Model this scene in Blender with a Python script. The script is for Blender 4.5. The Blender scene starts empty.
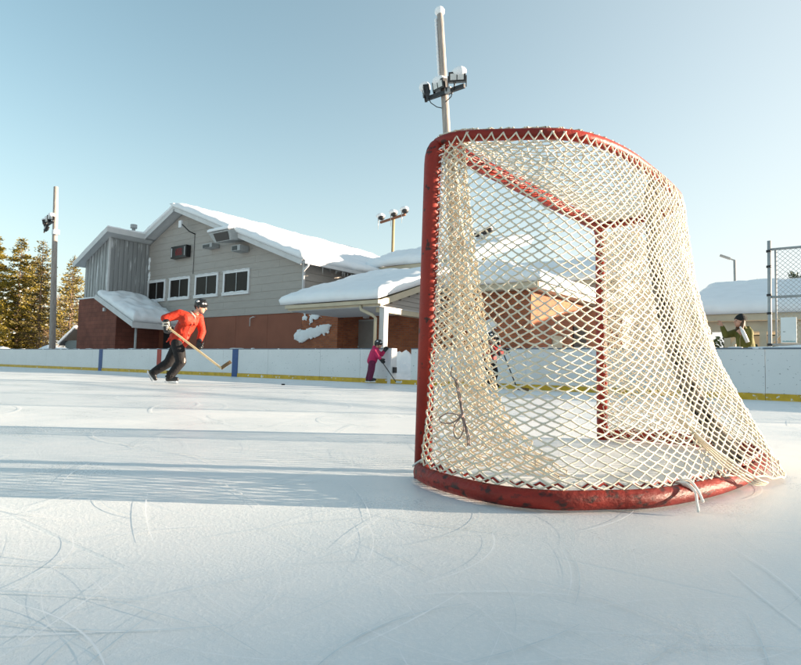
import bpy, bmesh, math, random
from mathutils import Vector, Matrix, noise
R = math.radians
random.seed(7)
sc = bpy.context.scene
col = sc.collection

# ------------------------------------------------------------------ camera
cam_d = bpy.data.cameras.new('camera'); cam = bpy.data.objects.new('camera', cam_d); col.objects.link(cam)
yaw, pitch, roll = R(37.75), R(3.57), R(1.5)
F = Vector((-math.sin(yaw)*math.cos(pitch), math.cos(yaw)*math.cos(pitch), math.sin(pitch)))
R0 = Vector((math.cos(yaw), math.sin(yaw), 0)); U0 = R0.cross(F)
RR = R0*math.cos(roll) + U0*math.sin(roll); UU = -R0*math.sin(roll) + U0*math.cos(roll)
M = Matrix((RR, UU, -F)).transposed().to_4x4(); M.translation = Vector((0, 0, 0.387))
cam.matrix_world = M
cam_d.sensor_width = 36; cam_d.lens = 36*600/801; cam_d.clip_start = .05; cam_d.clip_end = 3000
sc.camera = cam
# ------------------------------------------------------------------ sky, sun, exposure
SUN_EL, SUN_AZ = R(8.4), R(50.0)          # azimuth from +Y towards +X
w = bpy.data.worlds.new('World'); sc.world = w; w.use_nodes = True
nt = w.node_tree; nt.nodes.clear()
sky = nt.nodes.new('ShaderNodeTexSky'); sky.sky_type = 'NISHITA'; sky.sun_disc = False
sky.sun_elevation = SUN_EL; sky.sun_rotation = SUN_AZ
sky.air_density = 1.0; sky.dust_density = 1.2; sky.ozone_density = 1.6; sky.altitude = 100
bg = nt.nodes.new('ShaderNodeBackground'); bg.inputs[1].default_value = 0.092
wo = nt.nodes.new('ShaderNodeOutputWorld')
hsv = nt.nodes.new('ShaderNodeHueSaturation'); hsv.inputs['Saturation'].default_value = .92; hsv.inputs['Hue'].default_value = .478
tint = nt.nodes.new('ShaderNodeMix'); tint.data_type = 'RGBA'; tint.blend_type = 'MULTIPLY'; tint.inputs[0].default_value = 1; tint.inputs[7].default_value = (1.01, 1.0, .955, 1)
nt.links.new(sky.outputs[0], hsv.inputs['Color']); nt.links.new(hsv.outputs[0], tint.inputs[6])
# thin bright haze low over the horizon and towards the sun
tcw = nt.nodes.new('ShaderNodeTexCoord')
def wm(op, a, b=None):
    x = nt.nodes.new('ShaderNodeMath'); x.operation = op; x.use_clamp = op in ('ADD',)
    for i_, q_ in enumerate((a, b)):
        if q_ is None: continue
        if isinstance(q_, (int, float)): x.inputs[i_].default_value = q_
        else: nt.links.new(q_, x.inputs[i_])
    return x.outputs[0]
nrm = nt.nodes.new('ShaderNodeVectorMath'); nrm.operation = 'NORMALIZE'; nt.links.new(tcw.outputs['Generated'], nrm.inputs[0])
sxyz = nt.nodes.new('ShaderNodeSeparateXYZ'); nt.links.new(nrm.outputs[0], sxyz.inputs[0])
dot = nt.nodes.new('ShaderNodeVectorMath'); dot.operation = 'DOT_PRODUCT'; nt.links.new(nrm.outputs[0], dot.inputs[0])
dot.inputs[1].default_value = (math.sin(SUN_AZ)*math.cos(SUN_EL), math.cos(SUN_AZ)*math.cos(SUN_EL), math.sin(SUN_EL))
low = wm('POWER', wm('SUBTRACT', 1.0, wm('MAXIMUM', sxyz.outputs[2], 0.0)), 4.6)
sun_side = wm('POWER', wm('MULTIPLY', wm('ADD', wm('MULTIPLY', dot.outputs['Value'], .5), .5), 1.0), 3.6)
fac = wm('ADD', wm('MULTIPLY', low, .72), wm('MULTIPLY', sun_side, 1.0))
hz_ = nt.nodes.new('ShaderNodeMix'); hz_.data_type = 'RGBA'; hz_.inputs[7].default_value = (2.75, 2.80, 2.78, 1)
nt.links.new(fac, hz_.inputs[0]); nt.links.new(tint.outputs[2], hz_.inputs[6])
nt.links.new(hz_.outputs[2], bg.inputs[0]); nt.links.new(bg.outputs[0], wo.inputs[0])
sl = bpy.data.lights.new('sun', 'SUN'); sl.energy = 5.0; sl.angle = R(0.53); sl.color = (1.0, .81, .61)
so = bpy.data.objects.new('sun', sl); col.objects.link(so)
sd = Vector((math.sin(SUN_AZ)*math.cos(SUN_EL), math.cos(SUN_AZ)*math.cos(SUN_EL), math.sin(SUN_EL)))
so.rotation_euler = sd.to_track_quat('Z', 'Y').to_euler()
so.location = (20, 30, 30)
sc.view_settings.view_transform = 'Standard'; sc.view_settings.look = 'None'
sc.view_settings.exposure = 1.92; sc.view_settings.gamma = 1.0
sc.view_settings.use_curve_mapping = False
sc.render.engine = 'CYCLES'
sc.cycles.max_bounces = 6; sc.cycles.transparent_max_bounces = 8

# ------------------------------------------------------------------ materials
MATS = {}
def mat(name, color, rough=.6, var=.12, scale=8, bump=0, bscale=40, metal=0, color2=None, c2scale=3, c2lo=.55, c2hi=.6, spec=.4, stretch=(1,1,1)):
    if name in MATS: return MATS[name]
    m = bpy.data.materials.new(name); m.use_nodes = True; n = m.node_tree.nodes; l = m.node_tree.links
    b = n['Principled BSDF']; b.inputs['Roughness'].default_value = rough; b.inputs['Metallic'].default_value = metal
    b.inputs['Specular IOR Level'].default_value = spec
    tc = n.new('ShaderNodeTexCoord'); mp = n.new('ShaderNodeMapping'); mp.inputs['Scale'].default_value = stretch
    l.new(tc.outputs['Object'], mp.inputs[0])
    ns = n.new('ShaderNodeTexNoise'); ns.inputs['Scale'].default_value = scale; ns.inputs['Detail'].default_value = 6
    l.new(mp.outputs[0], ns.inputs['Vector'])
    rp = n.new('ShaderNodeValToRGB')
    c = Vector(color)
    rp.color_ramp.elements[0].position = .3; rp.color_ramp.elements[1].position = .7
    rp.color_ramp.elements[0].color = (*(c*(1-var)), 1); rp.color_ramp.elements[1].color = (*(min(1, v*(1+var)) for v in c), 1)
    l.new(ns.outputs[0], rp.inputs[0]); out = rp.outputs[0]
    if color2:
        n2 = n.new('ShaderNodeTexNoise'); n2.inputs['Scale'].default_value = c2scale; n2.inputs['Detail'].default_value = 8
        l.new(mp.outputs[0], n2.inputs['Vector'])
        r2 = n.new('ShaderNodeValToRGB'); r2.color_ramp.elements[0].position = c2lo; r2.color_ramp.elements[1].position = c2hi
        l.new(n2.outputs[0], r2.inputs[0])
        mx = n.new('ShaderNodeMix'); mx.data_type = 'RGBA'
        l.new(r2.outputs[0], mx.inputs[0]); l.new(out, mx.inputs[6]); mx.inputs[7].default_value = (*color2, 1); out = mx.outputs[2]
    l.new(out, b.inputs['Base Color'])
    if bump:
        nb = n.new('ShaderNodeTexNoise'); nb.inputs['Scale'].default_value = bscale; nb.inputs['Detail'].default_value = 5
        l.new(mp.outputs[0], nb.inputs['Vector'])
        bp = n.new('ShaderNodeBump'); bp.inputs['Strength'].default_value = bump; bp.inputs['Distance'].default_value = .02
        l.new(nb.outputs[0], bp.inputs['Height']); l.new(bp.outputs[0], b.inputs['Normal'])
    MATS[name] = m; return m
def brick_mat(name, c1, c2, mortar, bw, bh, ms, var_scale=1.5):
    m = mat(name, c1, .85); n = m.node_tree.nodes; l = m.node_tree.links; b = n['Principled BSDF']
    tc = n.new('ShaderNodeTexCoord'); sx = n.new('ShaderNodeSeparateXYZ'); l.new(tc.outputs['Object'], sx.inputs[0])
    ad = n.new('ShaderNodeMath'); ad.operation = 'ADD'; l.new(sx.outputs[0], ad.inputs[0]); l.new(sx.outputs[1], ad.inputs[1])
    cb = n.new('ShaderNodeCombineXYZ'); l.new(ad.outputs[0], cb.inputs[0]); l.new(sx.outputs[2], cb.inputs[1])
    br = n.new('ShaderNodeTexBrick'); br.inputs['Scale'].default_value = 1
    br.inputs['Color1'].default_value = (*c1, 1); br.inputs['Color2'].default_value = (*c2, 1); br.inputs['Mortar'].default_value = (*mortar, 1)
    br.inputs['Mortar Size'].default_value = ms; br.inputs['Brick Width'].default_value = bw; br.inputs['Row Height'].default_value = bh
    br.inputs['Bias'].default_value = -.1
    l.new(cb.outputs[0], br.inputs[0])
    ns = n.new('ShaderNodeTexNoise'); ns.inputs['Scale'].default_value = var_scale; ns.inputs['Detail'].default_value = 8
    l.new(tc.outputs['Object'], ns.inputs[0])
    hs = n.new('ShaderNodeMapRange'); hs.inputs[1].default_value = .3; hs.inputs[2].default_value = .7; hs.inputs[3].default_value = .75; hs.inputs[4].default_value = 1.25
    l.new(ns.outputs[0], hs.inputs[0])
    ml = n.new('ShaderNodeMix'); ml.data_type = 'RGBA'; ml.blend_type = 'MULTIPLY'; ml.inputs[0].default_value = 1
    l.new(br.outputs[0], ml.inputs[6]); l.new(hs.outputs[0], ml.inputs[7]); l.new(ml.outputs[2], b.inputs['Base Color'])
    bp = n.new('ShaderNodeBump'); bp.invert = True; bp.inputs['Strength'].default_value = .5; bp.inputs['Distance'].default_value = .01
    l.new(br.outputs[1], bp.inputs['Height']); l.new(bp.outputs[0], b.inputs['Normal'])
    return m
SNOW = mat('snow', (.84, .86, .88), .7, .03, 3, .5, 9, spec=.2)
ROOFSNOW = mat('roof_snow', (.85, .87, .89), .7, .03, 2, .35, 5, spec=.2)
SIDING = mat('siding', (.385, .355, .325), .7, .05, 2.5, .1, 60, stretch=(1, 1, 5))
METALSIDE = mat('metal_siding', (.27, .275, .275), .5, .12, 3, color2=(.66, .67, .68), c2scale=4, c2lo=.60, c2hi=.72, stretch=(2, 2, .25))
BRICK = brick_mat('brick', (.40, .125, .050), (.27, .080, .038), (.22, .14, .10), .215, .075, .008)
BLOCK = brick_mat('painted_block', (.20, .068, .045), (.17, .056, .038), (.12, .042, .03), .42, .21, .008)
PANELB = mat('painted_panel', (.25, .088, .052), .75, .12, 1.2, .1, 30)
FASCIA = mat('fascia_paint', (.58, .58, .58), .6, .06, 3)
BEIGE = mat('beige_paint', (.52, .45, .33), .6, .08, 3)
WHITE = mat('white_paint', (.74, .74, .75), .5, .05, 6)
DARKM = mat('dark_metal', (.03, .03, .032), .45, .2, 20)
BLACKP = mat('black_plastic', (.010, .010, .011), .35, .2, 20, spec=.5)
GLASS = mat('window_glass', (.016, .012, .010), .35, .3, 1, spec=.15)
GREYM = mat('grey_metal', (.36, .37, .37), .5, .12, 10)
WOODP = mat('pole_wood', (.34, .30, .27), .85, .25, 6, .4, 20, stretch=(4, 4, .4))
BEIGEPOLE = mat('tan_wood', (.42, .31, .17), .8, .15, 6, stretch=(4, 4, .4))
DOORM = mat('door_paint', (.24, .23, .22), .55, .06, 5)
LAMPG = mat('lamp_glass', (.55, .56, .55), .15, .08, 10, spec=.8)
BOARD = mat('board_plastic', (.74, .73, .725), .42, .04, 1.3, .05, 30, color2=(.34, .34, .35), c2scale=19, c2lo=.645, c2hi=.68, stretch=(.8, 1, 1.3))
KICK = mat('kick_yellow', (.60, .37, .025), .5, .2, 5, color2=(.72, .72, .70), c2scale=9, c2lo=.62, c2hi=.68)
CAPR = mat('cap_rail', (.13, .16, .21), .5, .15, 6, color2=(.75, .77, .8), c2scale=3, c2lo=.58, c2hi=.62)
BLUE = mat('blue_stripe', (.018, .07, .22), .45, .12, 8)
REDS = mat('red_stripe', (.38, .035, .02), .45, .12, 8)
REDP = mat('red_goal_paint', (.27, .020, .010), .50, .22, 5, .15, 50, color2=(.06, .018, .013), c2scale=30, c2lo=.62, c2hi=.66, spec=.35)
REDB = mat('scuffed_red_base', (.24, .020, .012), .50, .35, 9, .25, 60, color2=(.05, .016, .013), c2scale=34, c2lo=.53, c2hi=.64, spec=.3, stretch=(1, .5, 1.5))
CORD = mat('net_cord', (.77, .69, .55), .9, .14, 25, .3, 300)
CORDW = mat('white_cord', (.78, .76, .72), .9, .08, 40)
LACE = mat('brown_lace', (.27, .19, .165), .9, .2, 60)
PAD = mat('scuffed_pad', (.24, .21, .18), .85, .45, 22, .3, 60, color2=(.03, .027, .024), c2scale=30, c2lo=.50, c2hi=.57)
RUBBER = mat('rubber', (.012, .012, .012), .7, .2, 30)
STICKW = mat('stick_wood', (.68, .52, .30), .5, .12, 20)
TAPE = mat('blade_tape', (.16, .10, .05), .9, .3, 50)
BARK = mat('bark', (.13, .09, .06), .9, .3, 8, .4, 20)
PINE = mat('pine_needles', (.115, .09, .018), .8, .4, .6)
PINE2 = mat('golden_needles', (.14, .105, .014), .8, .4, .6)
SPRUCE = mat('spruce_needles', (.165, .125, .010), .8, .45, .5)
TWIG = mat('twigs', (.19, .12, .07), .9, .25, 3)
SHRUBG = mat('shrub_leaves', (.05, .075, .03), .8, .4, 2)
SKIN = mat('skin', (.56, .30, .21), .55, .06, 12)

# ice: frosted skated sheet
def ice_material():
    m = bpy.data.materials.new('skated_ice'); m.use_nodes = True; n = m.node_tree.nodes; l = m.node_tree.links
    b = n['Principled BSDF']; tc = n.new('ShaderNodeTexCoord')
    def nz(scale, detail=6, st=(1, 1, 1), rot=0, rough=.6):
        mp = n.new('ShaderNodeMapping'); mp.inputs['Scale'].default_value = st; mp.inputs['Rotation'].default_value = (0, 0, rot)
        l.new(tc.outputs['Object'], mp.inputs[0])
        x = n.new('ShaderNodeTexNoise'); x.inputs['Scale'].default_value = scale; x.inputs['Detail'].default_value = detail
        x.inputs['Roughness'].default_value = rough; l.new(mp.outputs[0], x.inputs['Vector']); return x.outputs[0]
    def mr(v, a, b_, c, d):
        x = n.new('ShaderNodeMapRange'); x.clamp = True
        for i, q in enumerate((a, b_, c, d)): x.inputs[i+1].default_value = q
        l.new(v, x.inputs[0]); return x.outputs[0]
    def mm(op, a, c):
        x = n.new('ShaderNodeMath'); x.operation = op
        for i, q in enumerate((a, c)):
            if isinstance(q, (int, float)): x.inputs[i].default_value = q
            else: l.new(q, x.inputs[i])
        return x.outputs[0]
    def mix(f, a, c):
        x = n.new('ShaderNodeMix'); x.data_type = 'RGBA'; l.new(f, x.inputs[0])
        for i, q in ((6, a), (7, c)):
            if isinstance(q, tuple): x.inputs[i].default_value = (*q, 1)
            else: l.new(q, x.inputs[i])
        return x.outputs[2]
    patch = mr(nz(1.1, 8), .38, .62, 0, 1)
    grit = mr(nz(95, 6, rough=.75), .45, .68, 0, 1)
    soft = mr(nz(4.5, 8, rough=.65), .40, .62, 0, 1)
    base = mix(patch, (.71, .755, .775), (.81, .81, .80))
    base = mix(mm('MULTIPLY', soft, .35), base, (.68, .735, .76))
    base = mix(mm('MULTIPLY', grit, .6), base, (.90, .90, .89))
    # scratches: very stretched noise in several directions
    scr = None
    for k, (rot, sc_) in enumerate(((.15, 9), (1.0, 7), (2.1, 8), (-.5, 11), (1.55, 6))):
        s = mr(nz(sc_, 3, (.10, 3.2, 1), rot, .5), .685, .71, 0, 1)
        scr = s if scr is None else mm('MAXIMUM', scr, s)
    base = mix(mm('MULTIPLY', scr, .35), base, (.60, .68, .72))
    l.new(base, b.inputs['Base Color'])
    l.new(mr(mm('ADD', mm('MULTIPLY', patch, .5), mm('MULTIPLY', grit, .5)), 0, 1, .24, .6), b.inputs['Roughness'])
    b.inputs['Specular IOR Level'].default_value = .35
    hgt = mm('ADD', mm('MULTIPLY', grit, .5), mm('MULTIPLY', nz(6, 7), .9))
    hgt = mm('SUBTRACT', hgt, mm('MULTIPLY', scr, .25))
    bp = n.new('ShaderNodeBump'); bp.inputs['Strength'].default_value = .30; bp.inputs['Distance'].default_value = .004
    l.new(hgt, bp.inputs['Height']); l.new(bp.outputs[0], b.inputs['Normal'])
    return m
ICE = ice_material()

# ------------------------------------------------------------------ mesh helpers
OFF = {}
class MB:
    def __init__(s): s.v = []; s.f = []
    def add(s, vs, fs):
        o = len(s.v); s.v.extend(Vector(v) for v in vs); s.f.extend(tuple(i+o for i in f) for f in fs); return s
    def hexa(s, b, t):   # b, t : four bottom, four top corners (ccw seen from above)
        return s.add(list(b)+list(t), [(3, 2, 1, 0), (4, 5, 6, 7), (0, 1, 5, 4), (1, 2, 6, 5), (2, 3, 7, 6), (3, 0, 4, 7)])
    def box(s, x0, x1, y0, y1, z0, z1):
        return s.hexa([(x0, y0, z0), (x1, y0, z0), (x1, y1, z0), (x0, y1, z0)], [(x0, y0, z1), (x1, y0, z1), (x1, y1, z1), (x0, y1, z1)])
    def beam(s, p, q, wd, ht, up=(0, 0, 1)):
        p = Vector(p); q = Vector(q); d = (q-p).normalized(); side = d.cross(Vector(up)).normalized(); u = side.cross(d)
        a = side*wd/2; c = u*ht/2
        return s.hexa([p-a-c, p+a-c, q+a-c, q-a-c], [p-a+c, p+a+c, q+a+c, q-a+c])
    def tube(s, pts, r, n=8, caps=True):
        pts = [Vector(p) for p in pts]; N = len(pts)
        rs = r if isinstance(r, (list, tuple)) else [r]*N
        t0 = (pts[1]-pts[0]).normalized(); ref = Vector((0, 0, 1)) if abs(t0.z) < .9 else Vector((1, 0, 0))
        a = t0.cross(ref).normalized(); o = len(s.v)
        for i in range(N):
            t = (pts[min(i+1, N-1)]-pts[max(i-1, 0)]).normalized()
            a = (a - t*a.dot(t)); a = a.normalized() if a.length > 1e-6 else t.orthogonal().normalized()
            b = t.cross(a)
            for k in range(n):
                an = 2*math.pi*k/n; s.v.append(pts[i]+(a*math.cos(an)+b*math.sin(an))*rs[i])
        for i in range(N-1):
            for k in range(n):
                k2 = (k+1) % n; s.f.append((o+i*n+k, o+i*n+k2, o+(i+1)*n+k2, o+(i+1)*n+k))
        if caps:
            s.f.append(tuple(o+k for k in reversed(range(n)))); s.f.append(tuple(o+(N-1)*n+k for k in range(n)))
        return s
    def ball(s, c, r, sx=1, sy=1, sz=1, seg=12, rings=8, rot=None, jit=0):
        vs = []; c = Vector(c)
        for i in range(rings+1):
            th = math.pi*i/rings
            for k in range(seg):
                ph = 2*math.pi*k/seg
                v = Vector((math.sin(th)*math.cos(ph)*sx, math.sin(th)*math.sin(ph)*sy, math.cos(th)*sz))*r
                if jit: v *= 1+jit*noise.noise(v*2.3/r+c)
                if rot: v = rot @ v
                vs.append(c+v)
        fs = [(i*seg+k, (i+1)*seg+k, (i+1)*seg+(k+1) % seg, i*seg+(k+1) % seg) for i in range(rings) for k in range(seg)]
        return s.add(vs, fs)
    def capsule(s, p, q, r1, r2, n=14):
        p = Vector(p); q = Vector(q); d = q-p; L = d.length
        if L < 1e-5: return s.ball(p, r1)
        d.normalize(); pts = []; rs = []
        for k in range(5): a = math.pi/2*(1-k/4); pts.append(p-d*r1*math.sin(a)); rs.append(max(1e-4, r1*math.cos(a)))
        for k in range(1, 4): pts.append(p+d*L*k/4); rs.append(r1+(r2-r1)*k/4)
        for k in range(5): a = math.pi/2*k/4; pts.append(q+d*r2*math.sin(a)); rs.append(max(1e-4, r2*math.cos(a)))
        return s.tube(pts, rs, n)
def rootoff(p):
    o = Vector((0, 0, 0))
    while p is not None: o += p.location; p = p.parent
    return o
def obj(name, mb, m, parent=None, smooth=False, local=False):
    me = bpy.data.meshes.new(name)
    off = Vector((0, 0, 0)) if (parent is None or local) else rootoff(parent)
    me.from_pydata([tuple(v-off) for v in mb.v], [], mb.f); me.materials.append(m); me.validate()
    bm = bmesh.new(); bm.from_mesh(me); bmesh.ops.remove_doubles(bm, verts=bm.verts, dist=1e-6) if len(bm.verts) < 40000 else None
    bmesh.ops.recalc_face_normals(bm, faces=bm.faces); bm.to_mesh(me); bm.free()
    if smooth: me.polygons.foreach_set('use_smooth', [True]*len(me.polygons))
    o = bpy.data.objects.new(name, me); col.objects.link(o)
    if parent is not None: o.parent = parent
    return o
def tag(o, label=None, cat=None, group=None, kind=None):
    if label: o['label'] = label
    if cat: o['category'] = cat
    if group: o['group'] = group
    if kind: o['kind'] = kind
    return o
def thing(name, label, cat, loc=(0, 0, 0), rz=0, group=None):
    o = bpy.data.objects.new(name, None); col.objects.link(o); o.location = loc; o.rotation_euler = (0, 0, rz)
    o.empty_display_size = .2
    return tag(o, label, cat, group)
def nz(x, y, z=0): return noise.noise(Vector((x, y, z)))
def snow_slab(quad, th, nu=40, nv=24, er=.25, seed=0, over=.04, amp=.06):
    """snow lying on a (possibly sloping) quad p00,p10,p11,p01, rounded off at its edges"""
    p00, p10, p11, p01 = [Vector(p) for p in quad]; mb = MB()
    lu = (p10-p00).length; lv = (p01-p00).length; top = []; bot = []
    cen = (p00+p10+p11+p01)/4
    def eu(i, n): # denser near edges
        t = i/n; return .5-.5*math.cos(math.pi*t) if n < 30 else t*.6+.4*(.5-.5*math.cos(math.pi*t))
    for j in range(nv+1):
        for i in range(nu+1):
            u, v = eu(i, nu), eu(j, nv)
            p = (p00*(1-u)+p10*u)*(1-v)+(p01*(1-u)+p11*u)*v
            d = min(u*lu, (1-u)*lu, v*lv, (1-v)*lv); q = min(1, d/er)
            h = th*(.45+.55*math.sqrt(max(0, 1-(1-q)**2)))
            h *= 1+.25*nz(p.x*.7+seed, p.y*.7, p.z)
            h += amp*nz(p.x*2.3+seed, p.y*2.3, 3)
            o = (p-cen); o.z = 0; o = o.normalized()*over*(1 if q < .5 else 0)*(1+.6*nz(p.x*3, p.y*3, seed))
            top.append(p+Vector((0, 0, max(.02, h)))+o); bot.append(p+Vector((0, 0, .004)))
    n = nu+1; N = len(top); fs = []
    for j in range(nv):
        for i in range(nu):
            a = j*n+i; fs.append((a, a+1, a+n+1, a+n)); fs.append((N+a, N+a+n, N+a+n+1, N+a+1))
    for i in range(nu):
        fs.append((i, N+i, N+i+1, i+1)); a = nv*n+i; fs.append((a, a+1, N+a+1, N+a))
    for j in range(nv):
        a = j*n; fs.append((a, a+n, N+a+n, N+a)); a = j*n+nu; fs.append((a, N+a, N+a+n, a+n))
    mb.add(top+bot, fs); return mb
def slab(quad, th):   # flat roof deck under a quad
    q = [Vector(p) for p in quad]; return MB().hexa([p-Vector((0, 0, th)) for p in q], q)

# ------------------------------------------------------------------ ground, ice
def sheet(name, x0, x1, y0, y1, z, m):
    return tag(obj(name, MB().add([(x0, y0, z), (x1, y0, z), (x1, y1, z), (x0, y1, z)], [(0, 1, 2, 3)]), m), kind='structure')
sheet('ground', -900, 900, -300, 1400, -.06, SNOW)
sheet('ice', -62, 9, -16, 13.15, 0, ICE)
# snow packed beyond the boards, an uneven sheet with banks
def bank(name, x0, x1, y0, y1, nx, ny, hf, m=SNOW):
    mb = MB(); vs = []; fs = []
    for j in range(ny+1):
        for i in range(nx+1):
            x = x0+(x1-x0)*i/nx; y = y0+(y1-y0)*j/ny
            e = min(1, min(i, nx-i, j, ny-j)/3)
            vs.append((x, y, -.058+max(0, hf(x, y))*e))
    for j in range(ny):
        for i in range(nx):
            a = j*(nx+1)+i; fs.append((a, a+1, a+nx+2, a+nx+1))
    return tag(obj(name, mb.add(vs, fs), m, smooth=True), kind='structure')
bank('snow_bank', -75, -36, 17, 24, 90, 22, lambda x, y: (.95+.55*nz(x*.35, y*.35)+.25*nz(x*1.3, y*1.3, 2))*math.exp(-((y-20.5)/2.2)**2)*(1.25 if x < -44 else .85))
bank('snow_bank', -14, -8.2, 13.32, 18.0, 90, 70, lambda x, y: .52*math.exp(-((x+11.5)/1.5)**2-((y-14.9)/.8)**2)*(1+.5*nz(x*2.5, y*2.5)+.3*nz(x*7, y*7))+.45*math.exp(-((x+11.6)/.5)**2-((y-15.2)/.6)**2)+.10+.05*nz(x*2, y*2))

# ------------------------------------------------------------------ rink boards
def boards(x0, x1, label, seams, stripes):
    t = thing('rink_boards', label, 'rink boards', (x0, 13.1, 0))
    xs = [x0]+[s for s in seams if x0 < s < x1]+[x1]
    for a, b in zip(xs[:-1], xs[1:]):
        obj('panel', MB().box(a+.004, b-.004, 13.1, 13.16, .128, .955), BOARD, t)
        k = MB().box(a+.003, b-.003, 13.085, 13.155, 0, .125); obj('kick_plate', k, KICK, t)
    obj('cap_rail', MB().box(x0, x1, 13.09, 13.19, .958, .985), CAPR, t)
    fr = MB()
    for i in range(int((x1-x0)/1.22)+1):
        xx = min(x1-.05, x0+.03+1.22*i); fr.box(xx-.04, xx+.04, 13.163, 13.25, 0, .95)
    fr.box(x0, x1, 13.253, 13.29, .42, .5); fr.box(x0, x1, 13.253, 13.29, .86, .94)
    obj('back_frame', fr, GREYM, t)
    for sx, w_, m_, nm in stripes: obj('line_stripe', MB().box(sx-w_/2, sx+w_/2, 13.079, 13.098, .0, .955), m_, t)
    # frost and snow lodged on the cap
    sm = MB(); rnd = random.Random(int(-x0*10))
    for i in range(int((x1-x0)*.9)):
        xx = rnd.uniform(x0+.3, x1-.3); l_ = rnd.uniform(.1, .35)
        sm.ball((xx, 13.14, .987), 1, l_, .035, rnd.uniform(.008, .022), 10, 6, jit=.4)
    if x1 > 0: sm.ball((-.1, 13.14, .985), 1, 1.35, .06, .065, 30, 8, jit=.35)
    obj('snow_cap', sm, SNOW, t, True)
    return t
bl = boards(-62, -10.56, 'long white rink boards left of the open gateway, with blue and red line stripes', [-59.6+2.44*i for i in range(20)]+[-11.6], [(-27.1, .30, BLUE, ''), (-22.3, .28, REDS, ''), (-17.42, .30, BLUE, '')])
obj('end_post', MB().box(-10.555, -10.44, 13.08, 13.34, 0, .985), WHITE, bl)
obj('latch', MB().box(-10.437, -10.36, 13.16, 13.26, .30, .46), DARKM, bl)
br_ = boards(-9.76, 9, 'white rink boards right of the gateway, behind the goal net and below the wire fence', [-8.8, -6.36, -3.92, -1.475, .97, 3.41, 5.85, 8.3], [])
g = MB().box(-10.45, -9.76, 13.09, 13.16, 0, .12); obj('gate_sill', g, KICK, br_)

# ------------------------------------------------------------------ the hall
def clap_front(mb, yf, z0, z1, ch, xl, xr, d=1):
    z = z0
    while z < z1-.02:
        zt = min(z+ch, z1)
        a0, a1, b0, b1 = xl(z), xr(z), xl(zt), xr(zt)
        if a1-a0 > .02:
            if b1 < b0: b0 = b1 = (b0+b1)/2
            st = -60+(int(round(z/ch))*1.37) % 3.0; br = [a0]+[st+3.0*k for k in range(30) if a0+.1 < st+3.0*k < a1-.1]+[a1]
            for c0, c1 in zip(br[:-1], br[1:]):
                e0, e1 = (c0 if c0 == a0 else c0+.003), (c1 if c1 == a1 else c1-.003); f0 = b0 if c0 == a0 else min(max(e0, b0), b1); f1 = b1 if c1 == a1 else min(max(e1, b0), b1)
                if f1-f0 < .01: f1 = f0+.01
                mb.hexa([(e0, yf-.024, z), (e1, yf-.024, z), (e1, yf+.05, z), (e0, yf+.05, z)], [(f0, yf-.010, zt-.002), (f1, yf-.010, zt-.002), (f1, yf+.05, zt-.002), (f0, yf+.05, zt-.002)])
        z += ch
def clap_side(mb, xf, z0, z1, ch, y0, y1, top=None):
    z = z0
    while z < z1-.02:
        zt = min(z+ch, z1); ya = y0 if top is None else max(y0, top(zt))
        if y1-ya > .05:
            mb.hexa([(xf-.05, ya, z), (xf+.035, ya, z), (xf+.035, y1, z), (xf-.05, y1, z)], [(xf-.05, ya, zt-.002), (xf+.010, ya, zt-.002), (xf+.010, y1, zt-.002), (xf-.05, y1, zt-.002)])
        z += ch
hall = thing('community_hall', 'grey sided two storey gabled hall with snowy roof and brick ground floor', 'building', (-24, 20, 0))
PX, PZ = -27.3, 8.16
rl = lambda x: PZ-.375*(x-PX); ll = lambda x: PZ-.43*(PX-x)
def xr_(z): return min(-18.3, PX+(PZ-.1-z)/.375)
def xl_(z): return max(-30.42, PX-(PZ-.1-z)/.43)
w1 = MB(); clap_front(w1, 17.0, 2.66, 8.0, .335, xl_, xr_); obj('siding_wall', w1, SIDING, hall)
w1 = MB(); w1.add([(-33.2, 17.06, 2.6), (-18.31, 17.06, 2.6), (-18.31, 17.06, 4.6), (PX, 17.06, 7.95), (-33.2, 17.06, 5.4), (-33.2, 30, 2.6), (-18.31, 30, 2.6), (-18.31, 30, 4.6), (PX, 30, 7.95), (-33.2, 30, 5.4)],
    [(0, 1, 2, 3, 4), (9, 8, 7, 6, 5), (1, 6, 7, 2), (0, 4, 9, 5), (0, 5, 6, 1)]); obj('inner_wall', w1, SIDING, hall)
w1 = MB(); clap_side(w1, -18.3, 2.66, 4.95, .335, 17.06, 30); obj('siding_wall', w1, SIDING, hall)
obj('corner_trim', MB().box(-18.33, -18.24, 16.945, 17.03, 2.66, 4.86), FASCIA, hall)
lo = MB()
xs = [-30.4, -27.2, -25.0, -22.7, -20.5, -18.35]
for a, b in zip(xs[:-1], xs[1:]): lo.box(a+.006, b-.006, 17.02, 17.2, 0, 2.655)
obj('painted_wall', lo, PANELB, hall)
obj('brick_wall', MB().box(-18.345, -16.3, 17.015, 17.35, 0, 2.7), BRICK, hall)
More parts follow.
